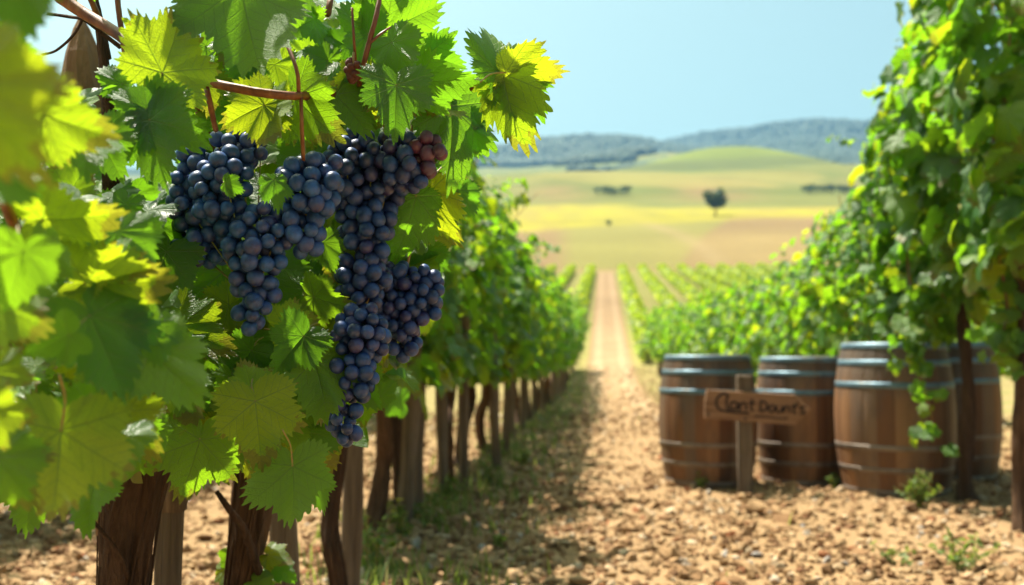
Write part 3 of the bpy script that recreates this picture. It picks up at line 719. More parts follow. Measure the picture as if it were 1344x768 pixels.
for pts in ([(300, 40, 1.7), (330, -120, 1.8), (400, -340, 2.0)], [(430, 20, 1.7), (450, -120, 1.85), (420, -330, 2.1)], [(270, 30, 1.7), (240, -140, 1.8), (280, -360, 2.0)]):
    cane(VB, pts, 8, 4)
for pts in ([(128, 20, 1.7), (60, -160, 1.6), (110, -400, 1.6)], [(20, 60, 1.2), (-40, -120, 1.2), (20, -380, 1.3)], [(-40, 0, .8), (-70, -160, .74), (-40, -320, .74)]):
    cane(VA, pts, 8, 4)

# sharpened stake behind the near leaves
sx, sy = at_px(196, 2.45)
stk = thing('sharpened_stake', 'brown leaning wooden stake with pointed top behind the upper left leaves', 'stake', (sx, sy, 0))
tp = np.array(U(106, 22, 2.3)); bt = np.array((sx, sy, -.1)); m = MB()
ts = np.array([0, .2, .4, .6, .8, .9, .955, .985, 1.0]); C_ = bt + (tp - bt) * ts[:, None]
V, F, uv = tube(C_, np.array([.045, .047, .05, .055, .062, .066, .040, .018, .004]), 12, .03, 2, 1.0); m.add(V, F, 0, uv)
link('shaft', m.mesh('shaft', [M['stake']], False, (sx, sy, 0)), stk)

# ---- the leaves in front, one by one: junction pixel, tip pixel, depth, tilt of the tip to the viewer, roll, mesh
LEAVES = {
 'VB': [
  (335,527, 343,614,1.42, 12,  4,0), (329,508, 320,470,1.45,-30, 10,1), (262,577, 238,664,1.52, 16,-10,2), (384,612, 393,697,1.42, 20, 14,3),
  (232,428, 308,462,1.60, 10,-15,4), (398,441, 358,489,1.52, 15, 10,5), (412,474, 433,542,1.54, 25,-20,6), (470,492, 492,536,1.60, 25, 20,7),
  (412,390, 465,410,1.62, 20, 25,8), (372,428, 418,420,1.56,-20,  5,0), (412,628, 428,673,1.50, 10, 55,1), (546,258, 524,354,1.70,  5,-15,11),
  (566,250, 584,336,1.74, 10, 40,9), (592,140, 602,252,1.70, 15,-42,4), (520,112, 518,186,1.46, 20,  0,5), (514,56, 542,100,1.52, 30, 15,6),
  (548,106, 626,112,1.58, 15, 30,7), (540,88, 592,44,1.66,-25, 10,8), (505,40, 586,6,1.58,-10, 12,0), (482,44, 440,2,1.56,-15,-20,1),
  (441,124, 492,180,1.55, 20,-12,2), (478,124, 446,98,1.70,-20, 0,3), (388,128, 444,190,1.48, 18, 22,4), (400,150, 408,198,1.66, 0, 15,5),
  (316,-18, 340,112,1.38, 14,-10,6), (213,95, 252,0,1.30,-20, 14,7), (192,148, 274,186,1.28, 12,-18,8), (196,158, 208,248,1.27, 22, 35,0),
  (192,143, 142,118,1.28,-10, 10,1), (346,138, 284,164,1.46, 15, 20,2), (368,118, 372,68,1.66,-20,0,3), (352,142, 360,202,1.47, 30, 45,4),
  (296,240, 324,252,1.40, 20, 10,10), (359,236, 374,278,1.39, 15,-25,9), (292,358, 302,444,1.72, 10, 10,7), (352,350, 388,418,1.72, 20,-15,8),
  (424,318, 438,356,1.64, 10, 10,0), (652,94, 655,4,1.56,-12, 30,9), (664,95, 749,92,1.55, -8, 20,10), (660,97, 674,204,1.56, 12, 25,11),
  (670,98, 724,152,1.57, 15,-20,9), (656,98, 643,146,1.58, 10,30,10), (300,400, 250,420,1.70,10,0,6), (330,460, 300,505,1.66,15,10,7),
  (300,530, 262,545,1.70,10,-10,8), (372,548, 400,590,1.62,20,-10,1),
  (306,585, 312,620,1.66,15,20,3), (356,505, 390,530,1.68,10,10,4), (560,70, 612,92,1.70,-5,10,5), (600,160, 640,190,1.72,5,-25,6),
  (455,60, 420,40,1.64,-10,0,7), (430,80, 395,62,1.62,0,20,8), (420,108, 450,70,1.70,-20,0,0), (400,30, 428,12,1.66,-15,10,1),
  (520,20, 540,-12,1.66,-10,10,2), (248,168, 240,215,1.66,10,0,4), (270,60, 300,100,1.64,10,20,5),
  (360,300, 366,318,1.64,0,0,6), (230,300, 222,368,1.74,10,10,7), (238,380, 262,410,1.74,5,-15,8), (500,520, 520,500,1.84,5,0,0),
  (455,330, 430,372,1.68,10,20,1), (560,330, 540,372,1.84,5,20,2), (600,250, 590,300,1.84,5,-10,3)],
 'VA': [
  (118,415, 176,535,.98, 18,-18,0), (196,462, 284,540,1.02, 15,-22,1), (80,566, 72,716,.96, 20,  8,2), (-50,110, 62,262,.62, 8, 12,3),
  (112,372, 240,378,1.00, -5, 30,4), (56,288, 184,292,.98, 10, 35,5), (10,-30, 60,58,.70, 20,-15,6), (-5,60, 62,84,.85,-5,-20,7),
  (168,540, 206,612,1.08, 25, 20,8), (70,640, 102,668,1.25, 15,10,0), (-10,400, 88,440,.84, 15,10,1), (-10,490, 60,500,.86,10,-10,2),
  (-5,600, 50,680,.90,15,10,3), (58,150, 165,195,.92,10,25,4), (130,180, 166,250,1.24,15,5,5), (90,255, 120,205,1.30,-20,0,6),
  (60,330, 130,350,.95,20,40,7), (30,330, 10,420,.80,10,-20,8), (150,285, 200,262,1.85,-10,0,0), (165,320, 205,300,1.80,-10,10,1),
  (180,300, 186,345,1.85,10,0,2), (60,205, 78,170,1.40,-10,0,3), (90,440, 30,470,.92,15,-20,4), (140,470, 140,560,1.05,15,30,5),
  (160,110, 120,85,1.55,0,0,6), (175,90, 196,112,1.60,0,20,7), (180,60, 172,20,1.70,-10,20,8), (20,20, 60,-20,.75,0,20,0), (-20,230,70,260,.78,10,-20,1), (-20,540,60,560,.85,15,25,2),
  (10,80,84,124,.74,15,35,3), (200,560, 214,600,1.3,15,0,4), (196,420,236,440,1.4,5,-20,5), (120,540,60,600,1.02,15,-10,6)],
 'VC': [],
}
ROOT = {'VA': VA, 'VB': VB, 'VC': VC}
def hero_leaf(root, jx, jy, tx, ty, d, pitch, roll, mi, flip=False):
    a = U(jx, jy, d); b = U(tx, ty, d); mid = b - a; L = mid.length
    back = (EYE - a).normalized()                                   # towards the viewer
    mu = mid.normalized(); back = (back - mu * back.dot(mu)).normalized()
    p = math.radians(pitch); md = (mu * math.cos(p) + back * math.sin(p)).normalized()
    nn = (back * math.cos(p) - mu * math.sin(p)).normalized()
    rr = math.radians(roll); xx = md.cross(nn)
    n2 = (nn * math.cos(rr) + xx * math.sin(rr)).normalized()
    if flip: n2 = -n2
    x2 = md.cross(n2).normalized(); s = L / math.cos(p) * (.80 if root is VA else .94)
    Mx = Matrix(((x2.x * s, md.x * s, n2.x * s, a.x - root.location.x), (x2.y * s, md.y * s, n2.y * s, a.y - root.location.y),
                 (x2.z * s, md.z * s, n2.z * s, a.z - root.location.z), (0, 0, 0, 1)))
    o = link('leaf', HERO_ME[mi % len(HERO_ME)], root); o.matrix_local = Mx
    return o
k = 0
for key, lst in LEAVES.items():
    for L in lst:
        hero_leaf(ROOT[key], *L, flip=(k % 7 == 3)); k += 1

# ---- inner foliage of the near vines, behind the single leaves, plus unseen leaves added overhead for shade
def fill(root, n, poly, d0, d1, seed, smin=.055, smax=.085, lib=MID):
    """leaves through a volume whose outline in depth follows the vine's head"""
    rg = np.random.default_rng(seed); P = []
    pol = np.array(poly, float); x0, y0 = pol.min(0); x1, y1 = pol.max(0)
    while len(P) < n:
        x, y = rg.uniform(x0, x1), rg.uniform(y0, y1); ins = False; j = len(pol) - 1
        for i in range(len(pol)):
            if (pol[i, 1] > y) != (pol[j, 1] > y) and x < (pol[j, 0] - pol[i, 0]) * (y - pol[i, 1]) / (pol[j, 1] - pol[i, 1]) + pol[i, 0]: ins = not ins
            j = i
        if ins: P.append(U(x, y, rg.uniform(d0, d1))[:])
    P = np.array(P); n = len(P)
    N = unit(np.array([.15, -.75, .55]) + rg.normal(0, .45, (n, 3))); D = rg.normal(0, .55, (n, 3)) + [0, -.3, -.8]
    m = MB(); scatter_leaves(m, P, N, D, rg.uniform(smin, smax, n), rg, lib)
    return world_part('foliage', m, [M['leaf']], root)
fill(VB, 330, [(225, 130), (330, 40), (440, 10), (510, 70), (565, 100), (590, 190), (575, 280), (545, 370), (520, 480), (470, 560), (400, 600), (300, 590), (235, 540), (215, 330)], 1.78, 2.25, 81)
fill(VA, 230, [(-60, 90), (60, 110), (110, 150), (150, 250), (225, 240), (235, 420), (225, 560), (150, 600), (60, 600), (-60, 600)], 1.45, 2.15, 82)
fill(VC, 190, [(330, 80), (520, 80), (575, 170), (585, 330), (565, 440), (530, 530), (440, 560), (330, 520)], 2.4, 3.7, 83, .07, .10)
fill(VA, 42, [(-150, -420), (200, -420), (220, -60), (-150, -20)], 1.1, 2.0, 84)  # unseen leaves above the view, added to shade the near-left leaves
fill(VA, 5, [(-150, -340), (40, -340), (40, -130), (-150, -130)], .66, .80, 90, .07, .09, HERO[:9])  # unseen large leaves close overhead, added to block sun at upper left
fill(VA, 75, [(-30, 100), (95, 140), (175, 300), (225, 370), (215, 560), (120, 650), (-30, 620)], 1.0, 1.45, 87, .045, .075, HERO[:9])
fill(VB, 34, [(250, 60), (330, 20), (440, 5), (520, 40), (600, 110), (590, 160), (400, 120), (260, 150)], 1.56, 1.78, 88, .05, .075, HERO[:9])
fill(VB, 30, [(235, 440), (300, 470), (400, 430), (430, 560), (400, 600), (250, 600)], 1.58, 1.78, 89, .05, .075, HERO[:9])
fill(VB, 40, [(240, -420), (560, -300), (520, -30), (260, -30)], 1.5, 2.5, 85)  # unseen leaves overhead, added to dapple this vine with shade
# low shoots at the foot of the near trunks
def low_shoot(root, pts, seed):
    rg = np.random.default_rng(seed); P = np.array([U(*p)[:] for p in pts]); n = len(P); m = MB()
    scatter_leaves(m, P, unit(np.array([0, -.8, .5]) + rg.normal(0, .3, (n, 3))), rg.normal(0, .4, (n, 3)) + [0, 0, -.8], rg.uniform(.035, .055, n), rg, MID, rg.uniform(.6, 1, n))
    C_ = spline(np.concatenate([P[:1] - [0, 0, .1], P[:4]]), 5); V, F, uv = tube(C_, .003, 6); m.add(V, F, 1, np.zeros((len(V), 2)))
    world_part('low_shoot', m, [M['leaf'], M['stalk']], root)
low_shoot(VB, [(306, 730, 2.2), (300, 745, 2.2), (322, 755, 2.22), (352, 728, 2.2), (366, 745, 2.2), (352, 760, 2.2), (335, 765, 2.15)], 91)

# ------------------------------------------------------------------ grapes
GV, GF = ico(4)
def berry_mesh(mat, r, seed):
    rg = np.random.default_rng(seed); V = GV.copy(); V[:, 2] *= rg.uniform(1.0, 1.08); V[:, 0] *= rg.uniform(.96, 1.0)
    V *= 1 + .012 * np.sin(V[:, [0]] * 3 + seed) * np.sin(V[:, [1]] * 3)
    me = mesh_np('berry', V * r, [GF], [mat]); return me
def bunch(label, d, rpx, blobs, stem, mat, seed, red=None, n=4200):
    rg = np.random.default_rng(seed); mpp = d / FPX; r = rpx * mpp; C_ = []
    B = [(np.array(U(px, py, d + dz)), np.array([rx * mpp, ry * mpp, .85 * min(rx, ry) * mpp])) for px, py, rx, ry, dz in blobs]
    Rm = np.array(CAMR)                                             # blob axes along the picture's right, up, depth
    pts = np.zeros((0, 3))
    for it in range(n):
        c0, rad = B[rg.integers(len(B))]; u_ = unit(rg.normal(size=3)) * rg.uniform(0, 1)**.28
        p = c0 + Rm @ (u_ * np.maximum(rad - r * .8, r * .3))
        if len(pts) == 0 or np.min(np.linalg.norm(pts - p, axis=1)) > 1.58 * r: pts = np.vstack([pts, p])
    for it in range(8):
        dv = pts[:, None] - pts[None]; dist = np.linalg.norm(dv, axis=-1) + np.eye(len(pts)) * 9
        push = np.clip(1.80 * r - dist, 0, None)[..., None] * dv / dist[..., None] * .25
        pts = pts + push.sum(1)
    top = U(*stem[0]); t = thing('grape_bunch', label, 'grape bunch', top, 'ripe grape bunches on the near vines')
    # which berries face the viewer: shallow ones first
    dep = (pts - np.array(EYE)) @ (-Rm[:, 2]); lat = pts - np.array(EYE); scr = lat / dep[:, None]
    hid = np.array([np.sum((np.linalg.norm(scr - s, axis=1) < rpx * .8 / FPX) & (dep < q - r * .6)) for s, q in zip(scr, dep)])
    order = np.argsort(hid * 10 + dep); show = order[:100]; rest = order[100:]
    MEs = [berry_mesh(mat, r, seed + q) for q in range(3)]; MR = berry_mesh(M['berry_red'], r, seed + 9)
    for q, i in enumerate(show):
        me = MEs[q % 3]
        if red is not None:
            P0 = np.array(U(red[0], red[1], d)); 
            if np.linalg.norm((pts[i] - P0)) < red[2] * mpp: me = MR
        o = link('berry', me, t, Vector(pts[i]) - t.location)
        s = rg.uniform(.84, 1.12); o.scale = (s, s, s * rg.uniform(.98, 1.05)); o.rotation_euler = tuple(rg.normal(0, .5, 3))
    if len(rest):
        V0, F0 = ico(3); m = MB()
        for i in rest: m.add(V0 * r * rg.uniform(.88, 1.08) + pts[i], [F0], 0, None, rg.uniform())
        tag(world_part('inner_berries', m, [mat], t), kind='stuff')
    m = MB(); P = px_path(stem); V, F, uv = tube(spline(P, 6), np.linspace(.0032, .0022, (len(P) - 1) * 6 + 1), 8, .05); m.add(V, F, 0, uv)
    ax = P[-1]
    for i in show[::7]:
        a = ax + (np.array(pts[i]) - ax) * .35 + [0, 0, .004]; V, F, uv = tube(np.array([ax, a, pts[i]]), [.0016, .0013, .001], 5); m.add(V, F, 0, uv)
    world_part('stalk', m, [M['stalk']], t)
    return t
bunch('large broad-shouldered blue-black grape bunch, leftmost of those hanging', 1.50, 10.7,
      [(255, 262, 36, 78, .02), (292, 250, 46, 62, .0), (312, 200, 44, 40, .03), (338, 320, 46, 62, -.01), (334, 385, 34, 58, .0), (275, 300, 50, 58, .03), (258, 318, 34, 46, .01)], [(268, 106, 1.6), (280, 160, 1.55), (300, 230, 1.53), (330, 330, 1.52), (333, 400, 1.51)], M['berry'], 1, n=7000)
bunch('blue-black grape bunch with a small leaf on it, right shoulder of the big leftmost one', 1.50, 11.2,
      [(405, 248, 46, 52, 0), (396, 298, 36, 44, .0), (430, 222, 26, 30, .02)], [(395, 132, 1.62), (397, 175, 1.57), (402, 230, 1.52), (398, 300, 1.52)], M['berry'], 2)
bunch('long dark grape bunch in the middle, tapering into a narrow column', 1.66, 10.2,
      [(468, 228, 56, 66, 0), (505, 232, 36, 62, .02), (480, 300, 42, 62, .0), (478, 370, 39, 58, .0), (478, 415, 34, 40, 0)], [(455, 125, 1.7), (470, 170, 1.71), (478, 260, 1.72), (478, 390, 1.72)], M['berry_far'], 3, n=4200)
bunch('short grape bunch ending in unripe reddish grapes beside the sunlit leaf', 1.64, 10.0,
      [(532, 216, 40, 42, 0), (562, 200, 30, 30, -.01)], [(545, 132, 1.70), (540, 170, 1.66), (536, 215, 1.65)], M['berry_far'], 4, red=(574, 198, 30))
bunch('compact dark grape bunch, rightmost and lowest of the front clusters beside the blurred row', 1.74, 8.8,
      [(520, 395, 38, 54, 0), (550, 388, 38, 44, .01), (528, 435, 30, 40, 0), (500, 385, 32, 44, .02)], [(548, 300, 1.74), (535, 345, 1.75), (528, 400, 1.75)], M['berry_far'], 5)
bunch('slender dark bunch hanging lowest, just above the dark trunk', 1.57, 9.4,
      [(474, 440, 40, 46, 0), (462, 490, 37, 48, 0), (450, 550, 27, 46, -.01)], [(485, 385, 1.72), (470, 430, 1.66), (452, 520, 1.65)], M['berry_far'], 6)
# small shrivelled cluster and the tiny far one
def tiny(label, px, py, d, r, n, spread, mat, seed):
    rg = np.random.default_rng(seed); t = thing('grape_bunch', label, 'grape bunch', U(px, py - spread * 1.6, d), 'ripe grape bunches on the near vines' if d < 2 else 'bunches further down the row')
    m = MB(); V0, F0 = ico(2)
    for i in range(n):
        q = unit(rg.normal(size=3)) * rg.uniform(0, 1)**.4 * spread * d / FPX * np.array([.7, .7, 1.3]); m.add(V0 * r * rg.uniform(.7, 1.1) + np.array(U(px, py, d)) + q, [F0], 0, None, rg.uniform())
    tag(world_part('berries', m, [mat], t), kind='stuff')
    m = MB(); V, F, uv = tube(px_path([(px, py - spread * 1.8, d), (px, py, d)]), .002, 6); m.add(V, F, 0, uv); world_part('stalk', m, [M['stalk']], t)
tiny('tiny shrivelled red-brown grape cluster high among the upper leaves', 464, 92, 1.5, .0065, 26, 13, M['dried'], 1)
tiny('small blurred dark bunch low on a vine down the left row', 600, 459, 5.6, .013, 24, 10, M['berry_far'], 2)

# ------------------------------------------------------------------ barrels
def make_barrel(label, x, y, h, rm, re, rz, seed):
    z = float(H(x, y)) - .005; t = thing('wine_barrel', label, 'barrel', (x, y, z), 'oak barrels beside the path', rz); rg = np.random.default_rng(seed)
    prof = lambda q: re + (rm - re) * (1 - (2 * q / h - 1)**2)
    ns, k = 24, 8; zs = np.linspace(0, h, 25); V = []; rn = []; r0 = rg.uniform(0, 1, ns)
    wdt = rg.uniform(.75, 1.25, ns); ed = np.concatenate([[0], np.cumsum(wdt)]) / wdt.sum() * 2 * np.pi
    th = []; rnd = []; dep = []
    for s in range(ns):
        f = np.array([0, .025, .06, .3, .5, .7, .94, .975]); th += list(ed[s] + (ed[s + 1] - ed[s]) * f); rnd += [r0[s]] * k; dep += [.0035, .001, 0, 0, 0, 0, 0, .001]
    th = np.array(th); dep = np.array(dep); n = len(th)
    ring = [(prof(q) - dep, q) for q in zs]
    ring = [(prof(0) - .022 + 0 * dep, .03)] + ring + [(prof(h) - .022 + 0 * dep, h), (prof(h) - .024 + 0 * dep, h - .035)]
    V = np.concatenate([np.stack([np.cos(th) * rr, np.sin(th) * rr, np.full(n, q)], 1) for rr, q in ring])
    i = np.arange(len(ring) - 1)[:, None] * n; j = np.arange(n)[None]; j2 = (j + 1) % n
    F = np.stack([i + j, i + j2, i + n + j2, i + n + j], -1).reshape(-1, 4)
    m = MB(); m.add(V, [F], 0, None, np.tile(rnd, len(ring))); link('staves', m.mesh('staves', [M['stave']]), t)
    # heads
    for q, up in ((.03, -1), (h - .035, 1)):
        m = MB(); rr = re - .021
        for b in range(7):
            x0 = -rr + 2 * rr * b / 7 + .001; x1 = -rr + 2 * rr * (b + 1) / 7 - .001
            xs = np.linspace(x0, x1, 6); yy = np.sqrt(np.clip(rr**2 - xs**2, 0, None))
            Vb = np.concatenate([np.stack([xs, yy, np.full(6, q)], 1), np.stack([xs, -yy, np.full(6, q)], 1)]); jj = np.arange(5)
            Fb = np.stack([jj, jj + 1, jj + 7, jj + 6], 1); m.add(Vb, [Fb if up < 0 else Fb[:, ::-1]], 0, None, rg.uniform())
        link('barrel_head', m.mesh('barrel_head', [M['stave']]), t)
    # hoops
    for a, b in ((.955, 1.0), (.845, .885), (.70, .74), (.30, .335), (.155, .19), (0.0, .045)):
        z0, z1 = a * h, b * h - (.004 if b == 1.0 else 0); hz = np.linspace(z0, z1, 4); kk = 64; tt = np.linspace(0, 2 * np.pi, kk, endpoint=False)
        rings = [(prof(z0) - .004, z0)] + [(prof(q) + .0035, q) for q in hz] + [(prof(z1) - .004, z1)]
        V = np.concatenate([np.stack([np.cos(tt) * rr, np.sin(tt) * rr, np.full(kk, q)], 1) for rr, q in rings])
        i = np.arange(len(rings) - 1)[:, None] * kk; j = np.arange(kk)[None]; j2 = (j + 1) % kk
        m = MB(); m.add(V, [np.stack([i + j, i + j2, i + kk + j2, i + kk + j], -1).reshape(-1, 4)])
        V0, F0 = ico(2)
        for ra in (-.05, .05): 
            aa = rg.uniform(0, 6.28) + ra; q = (z0 + z1) / 2; m.add(V0 * .009 * np.array([1, 1, 1]) + [np.cos(aa) * (prof(q) + .003), np.sin(aa) * (prof(q) + .003), q], [F0])
        link('hoop', m.mesh('hoop', [M['hoop'] if a > .5 else M['hoop_dull']]), t)
    return t
def pxat(px, d): return at_px(px, d)
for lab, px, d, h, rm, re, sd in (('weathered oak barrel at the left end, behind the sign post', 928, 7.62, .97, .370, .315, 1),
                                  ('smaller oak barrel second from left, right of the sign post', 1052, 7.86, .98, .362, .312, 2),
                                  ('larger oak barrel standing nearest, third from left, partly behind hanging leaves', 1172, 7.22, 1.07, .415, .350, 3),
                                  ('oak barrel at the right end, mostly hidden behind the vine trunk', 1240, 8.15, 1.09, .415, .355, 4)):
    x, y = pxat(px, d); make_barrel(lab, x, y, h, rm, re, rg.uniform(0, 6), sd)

# ------------------------------------------------------------------ sign
sx, sy = pxat(976, 7.06); sg = thing('arrow_sign', 'wooden arrow sign with burnt lettering on a short post before the barrels', 'sign', (sx, sy, 0), None, math.radians(4))
m = MB(); V, F = box(-.052, .052, -.03, .03, -.1, .835, .006); m.add(V, F); link('sign_post', m.mesh('sign_post', [M['post']], False), sg)
bz, bt = .615, -3.6
bo = bpy.data.objects.new('board', None)
def arrow_board():
    L0, L1, hh, th_ = -.285, .345, .105, .013
    out = np.array([(L0, -hh * .95), (L1, -hh), (L1 + .105, 0.01), (L1 - .005, hh), (L0 + .006, hh * .98), (L0 - .004, .02)])
    n = len(out); b = .006; cen = out.mean(0); inn = out - unit(out - cen) * b
    lay = [np.c_[inn[:, 0], np.full(n, -th_), inn[:, 1]], np.c_[out[:, 0], np.full(n, -th_ + b), out[:, 1]], np.c_[out[:, 0], np.full(n, th_), out[:, 1]]]
    V = np.concatenate(lay); F4 = []; F3 = []
    for r_ in range(2):
        for j in range(n): F4.append((r_ * n + j, r_ * n + (j + 1) % n, r_ * n + n + (j + 1) % n, r_ * n + n + j))
    for j in range(1, n - 1): F3.append((0, j, j + 1)); F3.append((2 * n, 2 * n + j + 1, 2 * n + j))
    m = MB(); m.add(V, [np.array(F3), np.array(F4)]); return m.mesh('board', [M['board']], False)
brd = link('board', arrow_board(), sg, (0, -.046, bz)); brd.rotation_euler = (0, math.radians(-bt), 0)
GL = {'C': ([[(.85, .80), (.6, 1.0), (.25, .85), (.05, .45), (.2, .02), (.55, -.12), (1.1, -.16), (2.2, -.17)]], .62), 'l': ([[(.15, 1.05), (.1, .5), (.2, .05), (.4, .02)]], .36),
      'a': ([[(.55, .5), (.25, .58), (.05, .3), (.2, .02), (.5, .15), (.58, .5), (.58, .1), (.75, .03)]], .72), 'n': ([[(.05, .55), (.08, .02)], [(.08, .4), (.3, .58), (.5, .45), (.52, .02)]], .64),
      't': ([[(.3, .85), (.26, .1), (.45, .02)], [(.05, .58), (.55, .6)]], .5), ' ': ([], .35), 'D': ([[(.12, .85), (.1, .02)], [(.0, .82), (.4, .86), (.68, .5), (.5, .1), (.05, .0)]], .80),
      'o': ([[(.3, .58), (.06, .4), (.1, .08), (.35, .0), (.55, .25), (.5, .5), (.3, .58)]], .64), 'u': ([[(.06, .56), (.08, .12), (.3, .0), (.52, .2)], [(.54, .56), (.56, .03)]], .66),
      "'": ([[(.1, 1.0), (.02, .78)]], .22), 's': ([[(.5, .6), (.2, .62), (.12, .42), (.42, .28), (.4, .04), (.05, .0)]], .55)}
m = MB(); xo = 0; sc = .098
def stroke(st, x0, y0, s, w):
    P = spline([(x0 + a * s, -.0145, y0 + b * s) for a, b in st], 5); V, F, uv = tube(P, w, 6); V[:, 1] = np.clip(V[:, 1], -.0165, -.0125); m.add(V, F, 0, uv)
for ch in "Clant Dount's":
    g, wd = GL[ch]; s = sc * (1.1 if ch == 'C' else .95 if xo < .30 else .82)
    for st in g: stroke(st, -.215 + xo, -.025, s, .0078 if ch != 'C' else .009)
    xo += wd * s
stroke([(0, 0), (.5, .02), (1.6, -.04), (2.2, -.02), (2.3, .06)], .06, -.062, .1, .0055)
lt = link('lettering', m.mesh('lettering', [M['ink']]), brd)
for q, (a, b) in enumerate([(-.262, -.07), (.0, -.082)]):
    V0, F0 = ico(2); m = MB(); m.add(V0 * np.array([.012, .005, .012]) + [a, -.014, b], [F0]); link('nail', m.mesh('nail', [M['iron']]), brd)

# ------------------------------------------------------------------ weeds and grass
def weed(label, x, y, h, w, n, seed, flowers=0, group='weeds on the bare ground'):
    rg = np.random.default_rng(seed); z = float(H(x, y)); t = thing('weed_plant', label, 'weed', (x, y, z), group); st = MB(); lf = MB(); pt = MB()
    ns = max(5, n // 14)
    for s in range(ns):
        a = rg.uniform(0, 6.28); q = rg.uniform(.2, 1); tip = np.array([np.cos(a) * w * q, np.sin(a) * w * q, h * rg.uniform(.55, 1.05) * (1.1 - .45 * q)])
        C_ = spline([(0, 0, -.02), tuple(tip * [.35, .35, .6]), tuple(tip)], 5) + np.array([rg.normal(0, w * .12), rg.normal(0, w * .12), 0]); V, F, uv = tube(C_, np.linspace(.004, .0015, len(C_)), 5); st.add(V, F, 0, uv)
        for i in range(14):
            u_ = rg.uniform(.2, 1); p = C_[int(u_ * (len(C_) - 1))]; N = unit(rg.normal(0, .5, 3) + [0, 0, .7]); D = unit(rg.normal(0, 1, 3) + [0, 0, .4]); D = unit(D - N * D.dot(N)); Xx = np.cross(D, N); s_ = rg.uniform(.018, .04) * (.6 + h)
            Q = np.array([p, p + D * s_ * .6 - Xx * s_ * .38, p + D * s_ * 1.5 - N * s_ * .3, p + D * s_ * .6 + Xx * s_ * .38]); lf.add(Q, [np.array([[0, 1, 2, 3]])], 0, None, rg.uniform())
        if s < flowers:
            for b in range(6):
                aa = b * 1.047; p = C_[-1]; Q = np.array([p, p + np.array([np.cos(aa - .4), np.sin(aa - .4), .2]) * .018, p + np.array([np.cos(aa), np.sin(aa), .25]) * .03, p + np.array([np.cos(aa + .4), np.sin(aa + .4), .2]) * .018]); pt.add(Q, [np.array([[0, 1, 2, 3]])])
    link('stems', st.mesh('stems', [M['stalk']]), t); link('leaves', lf.mesh('leaves', [M['weed']]), t)
    if pt.n: link('flowers', pt.mesh('flowers', [M['petal']]), t)
def gpx(px, py): 
    p = U(px, py, 1.0) - EYE; k = -1.0 / p.z; return p.x * k, p.y * k
for q, (px, py, h, w, n, fl, lab) in enumerate([
    (1212, 668, .24, .19, 260, 0, 'bushy grey-green weed clump at the foot of the right vine trunk'), (920, 643, .14, .05, 50, 0, 'small upright weed before the left barrel'),
    (1096, 642, .14, .12, 80, 0, 'low weed between the second and third barrels'), (1262, 752, .20, .24, 160, 0, 'sprawling weed near the lower right corner'),
    (490, 765, .26, .16, 160, 0, 'leafy weed at the lower edge beside the near trunks'), (530, 718, .22, .12, 110, 2, 'weed with small yellow flowers by the straight grey post'),
    (640, 640, .20, .16, 150, 0, 'dark weed in the shade of the left row'), (686, 612, .15, .18, 170, 0, 'sunlit yellow-green weed tuft at the edge of the left row shadow'),
    (652, 612, .26, .14, 150, 0, 'tall weed in front of the stout blurred trunk'), (660, 722, .08, .10, 60, 0, 'flat weed alone on the clods of the path'), (590, 668, .22, .18, 170, 0, 'weed clump between the leaning trunk and the path'),
    (1170, 740, .10, .2, 80, 0, 'sparse weed on the stony ground below the third barrel'), (560, 700, .2, .2, 150, 0, 'spreading weed under the pair of grey posts'), (1215, 600, .25, .15, 120, 0, 'weed between the third barrel and the vine trunk')]):
    x, y = gpx(px, py); weed(lab, x, y, h, w, n, 700 + q, fl)
rg = np.random.default_rng(9); n = 4800
y = 3.5 * (34 / 3.5)**rg.uniform(0, 1, n); side = rg.uniform(0, 1, n)
x = np.where(side < .72, ROWL(y) + .22 + rg.normal(0, .26, n), np.where(side < .86, ROWR(y) - .25 + rg.normal(0, .25, n), rg.uniform(-3.5, 4, n)))
kp = (fbm(x, y, 1.1, 51, 3) > np.where(side < .72, -.15, .55)) & ~((y < 8.6) & (x > .3) & (side < .86) & (side >= .72)); x, y = x[kp], y[kp]; n = len(x)
hgt = rg.uniform(.03, .13, n); a = rg.uniform(0, 6.28, n); lean = rg.uniform(.1, .8, n)[:, None] * hgt[:, None] * np.stack([np.cos(a), np.sin(a), 0 * a], 1)
b0 = np.stack([x, y, H(x, y) - .005], 1); sd_ = np.stack([-np.sin(a), np.cos(a), 0 * a], 1) * (.0035 + y[:, None] * .0005)
q = np.stack([b0 - sd_, b0 + sd_, b0 + lean * .4 + sd_ * .7 + np.stack([0 * a, 0 * a, hgt * .6], 1), b0 + lean * .4 - sd_ * .7 + np.stack([0 * a, 0 * a, hgt * .6], 1), b0 + lean + np.stack([0 * a, 0 * a, hgt], 1)], 1)
o5 = np.arange(n)[:, None] * 5; mb = MB(); mb.add(q.reshape(-1, 3), [(o5 + np.array([[0, 1, 2, 3]])), (o5 + np.array([[3, 2, 4]]))], 0, None, np.repeat(rg.uniform(0, 1, n), 5))
tag(link('grass', mb.mesh('grass', [M['grass']])), kind='stuff', label='thin grass and weeds along the feet of the vine rows')

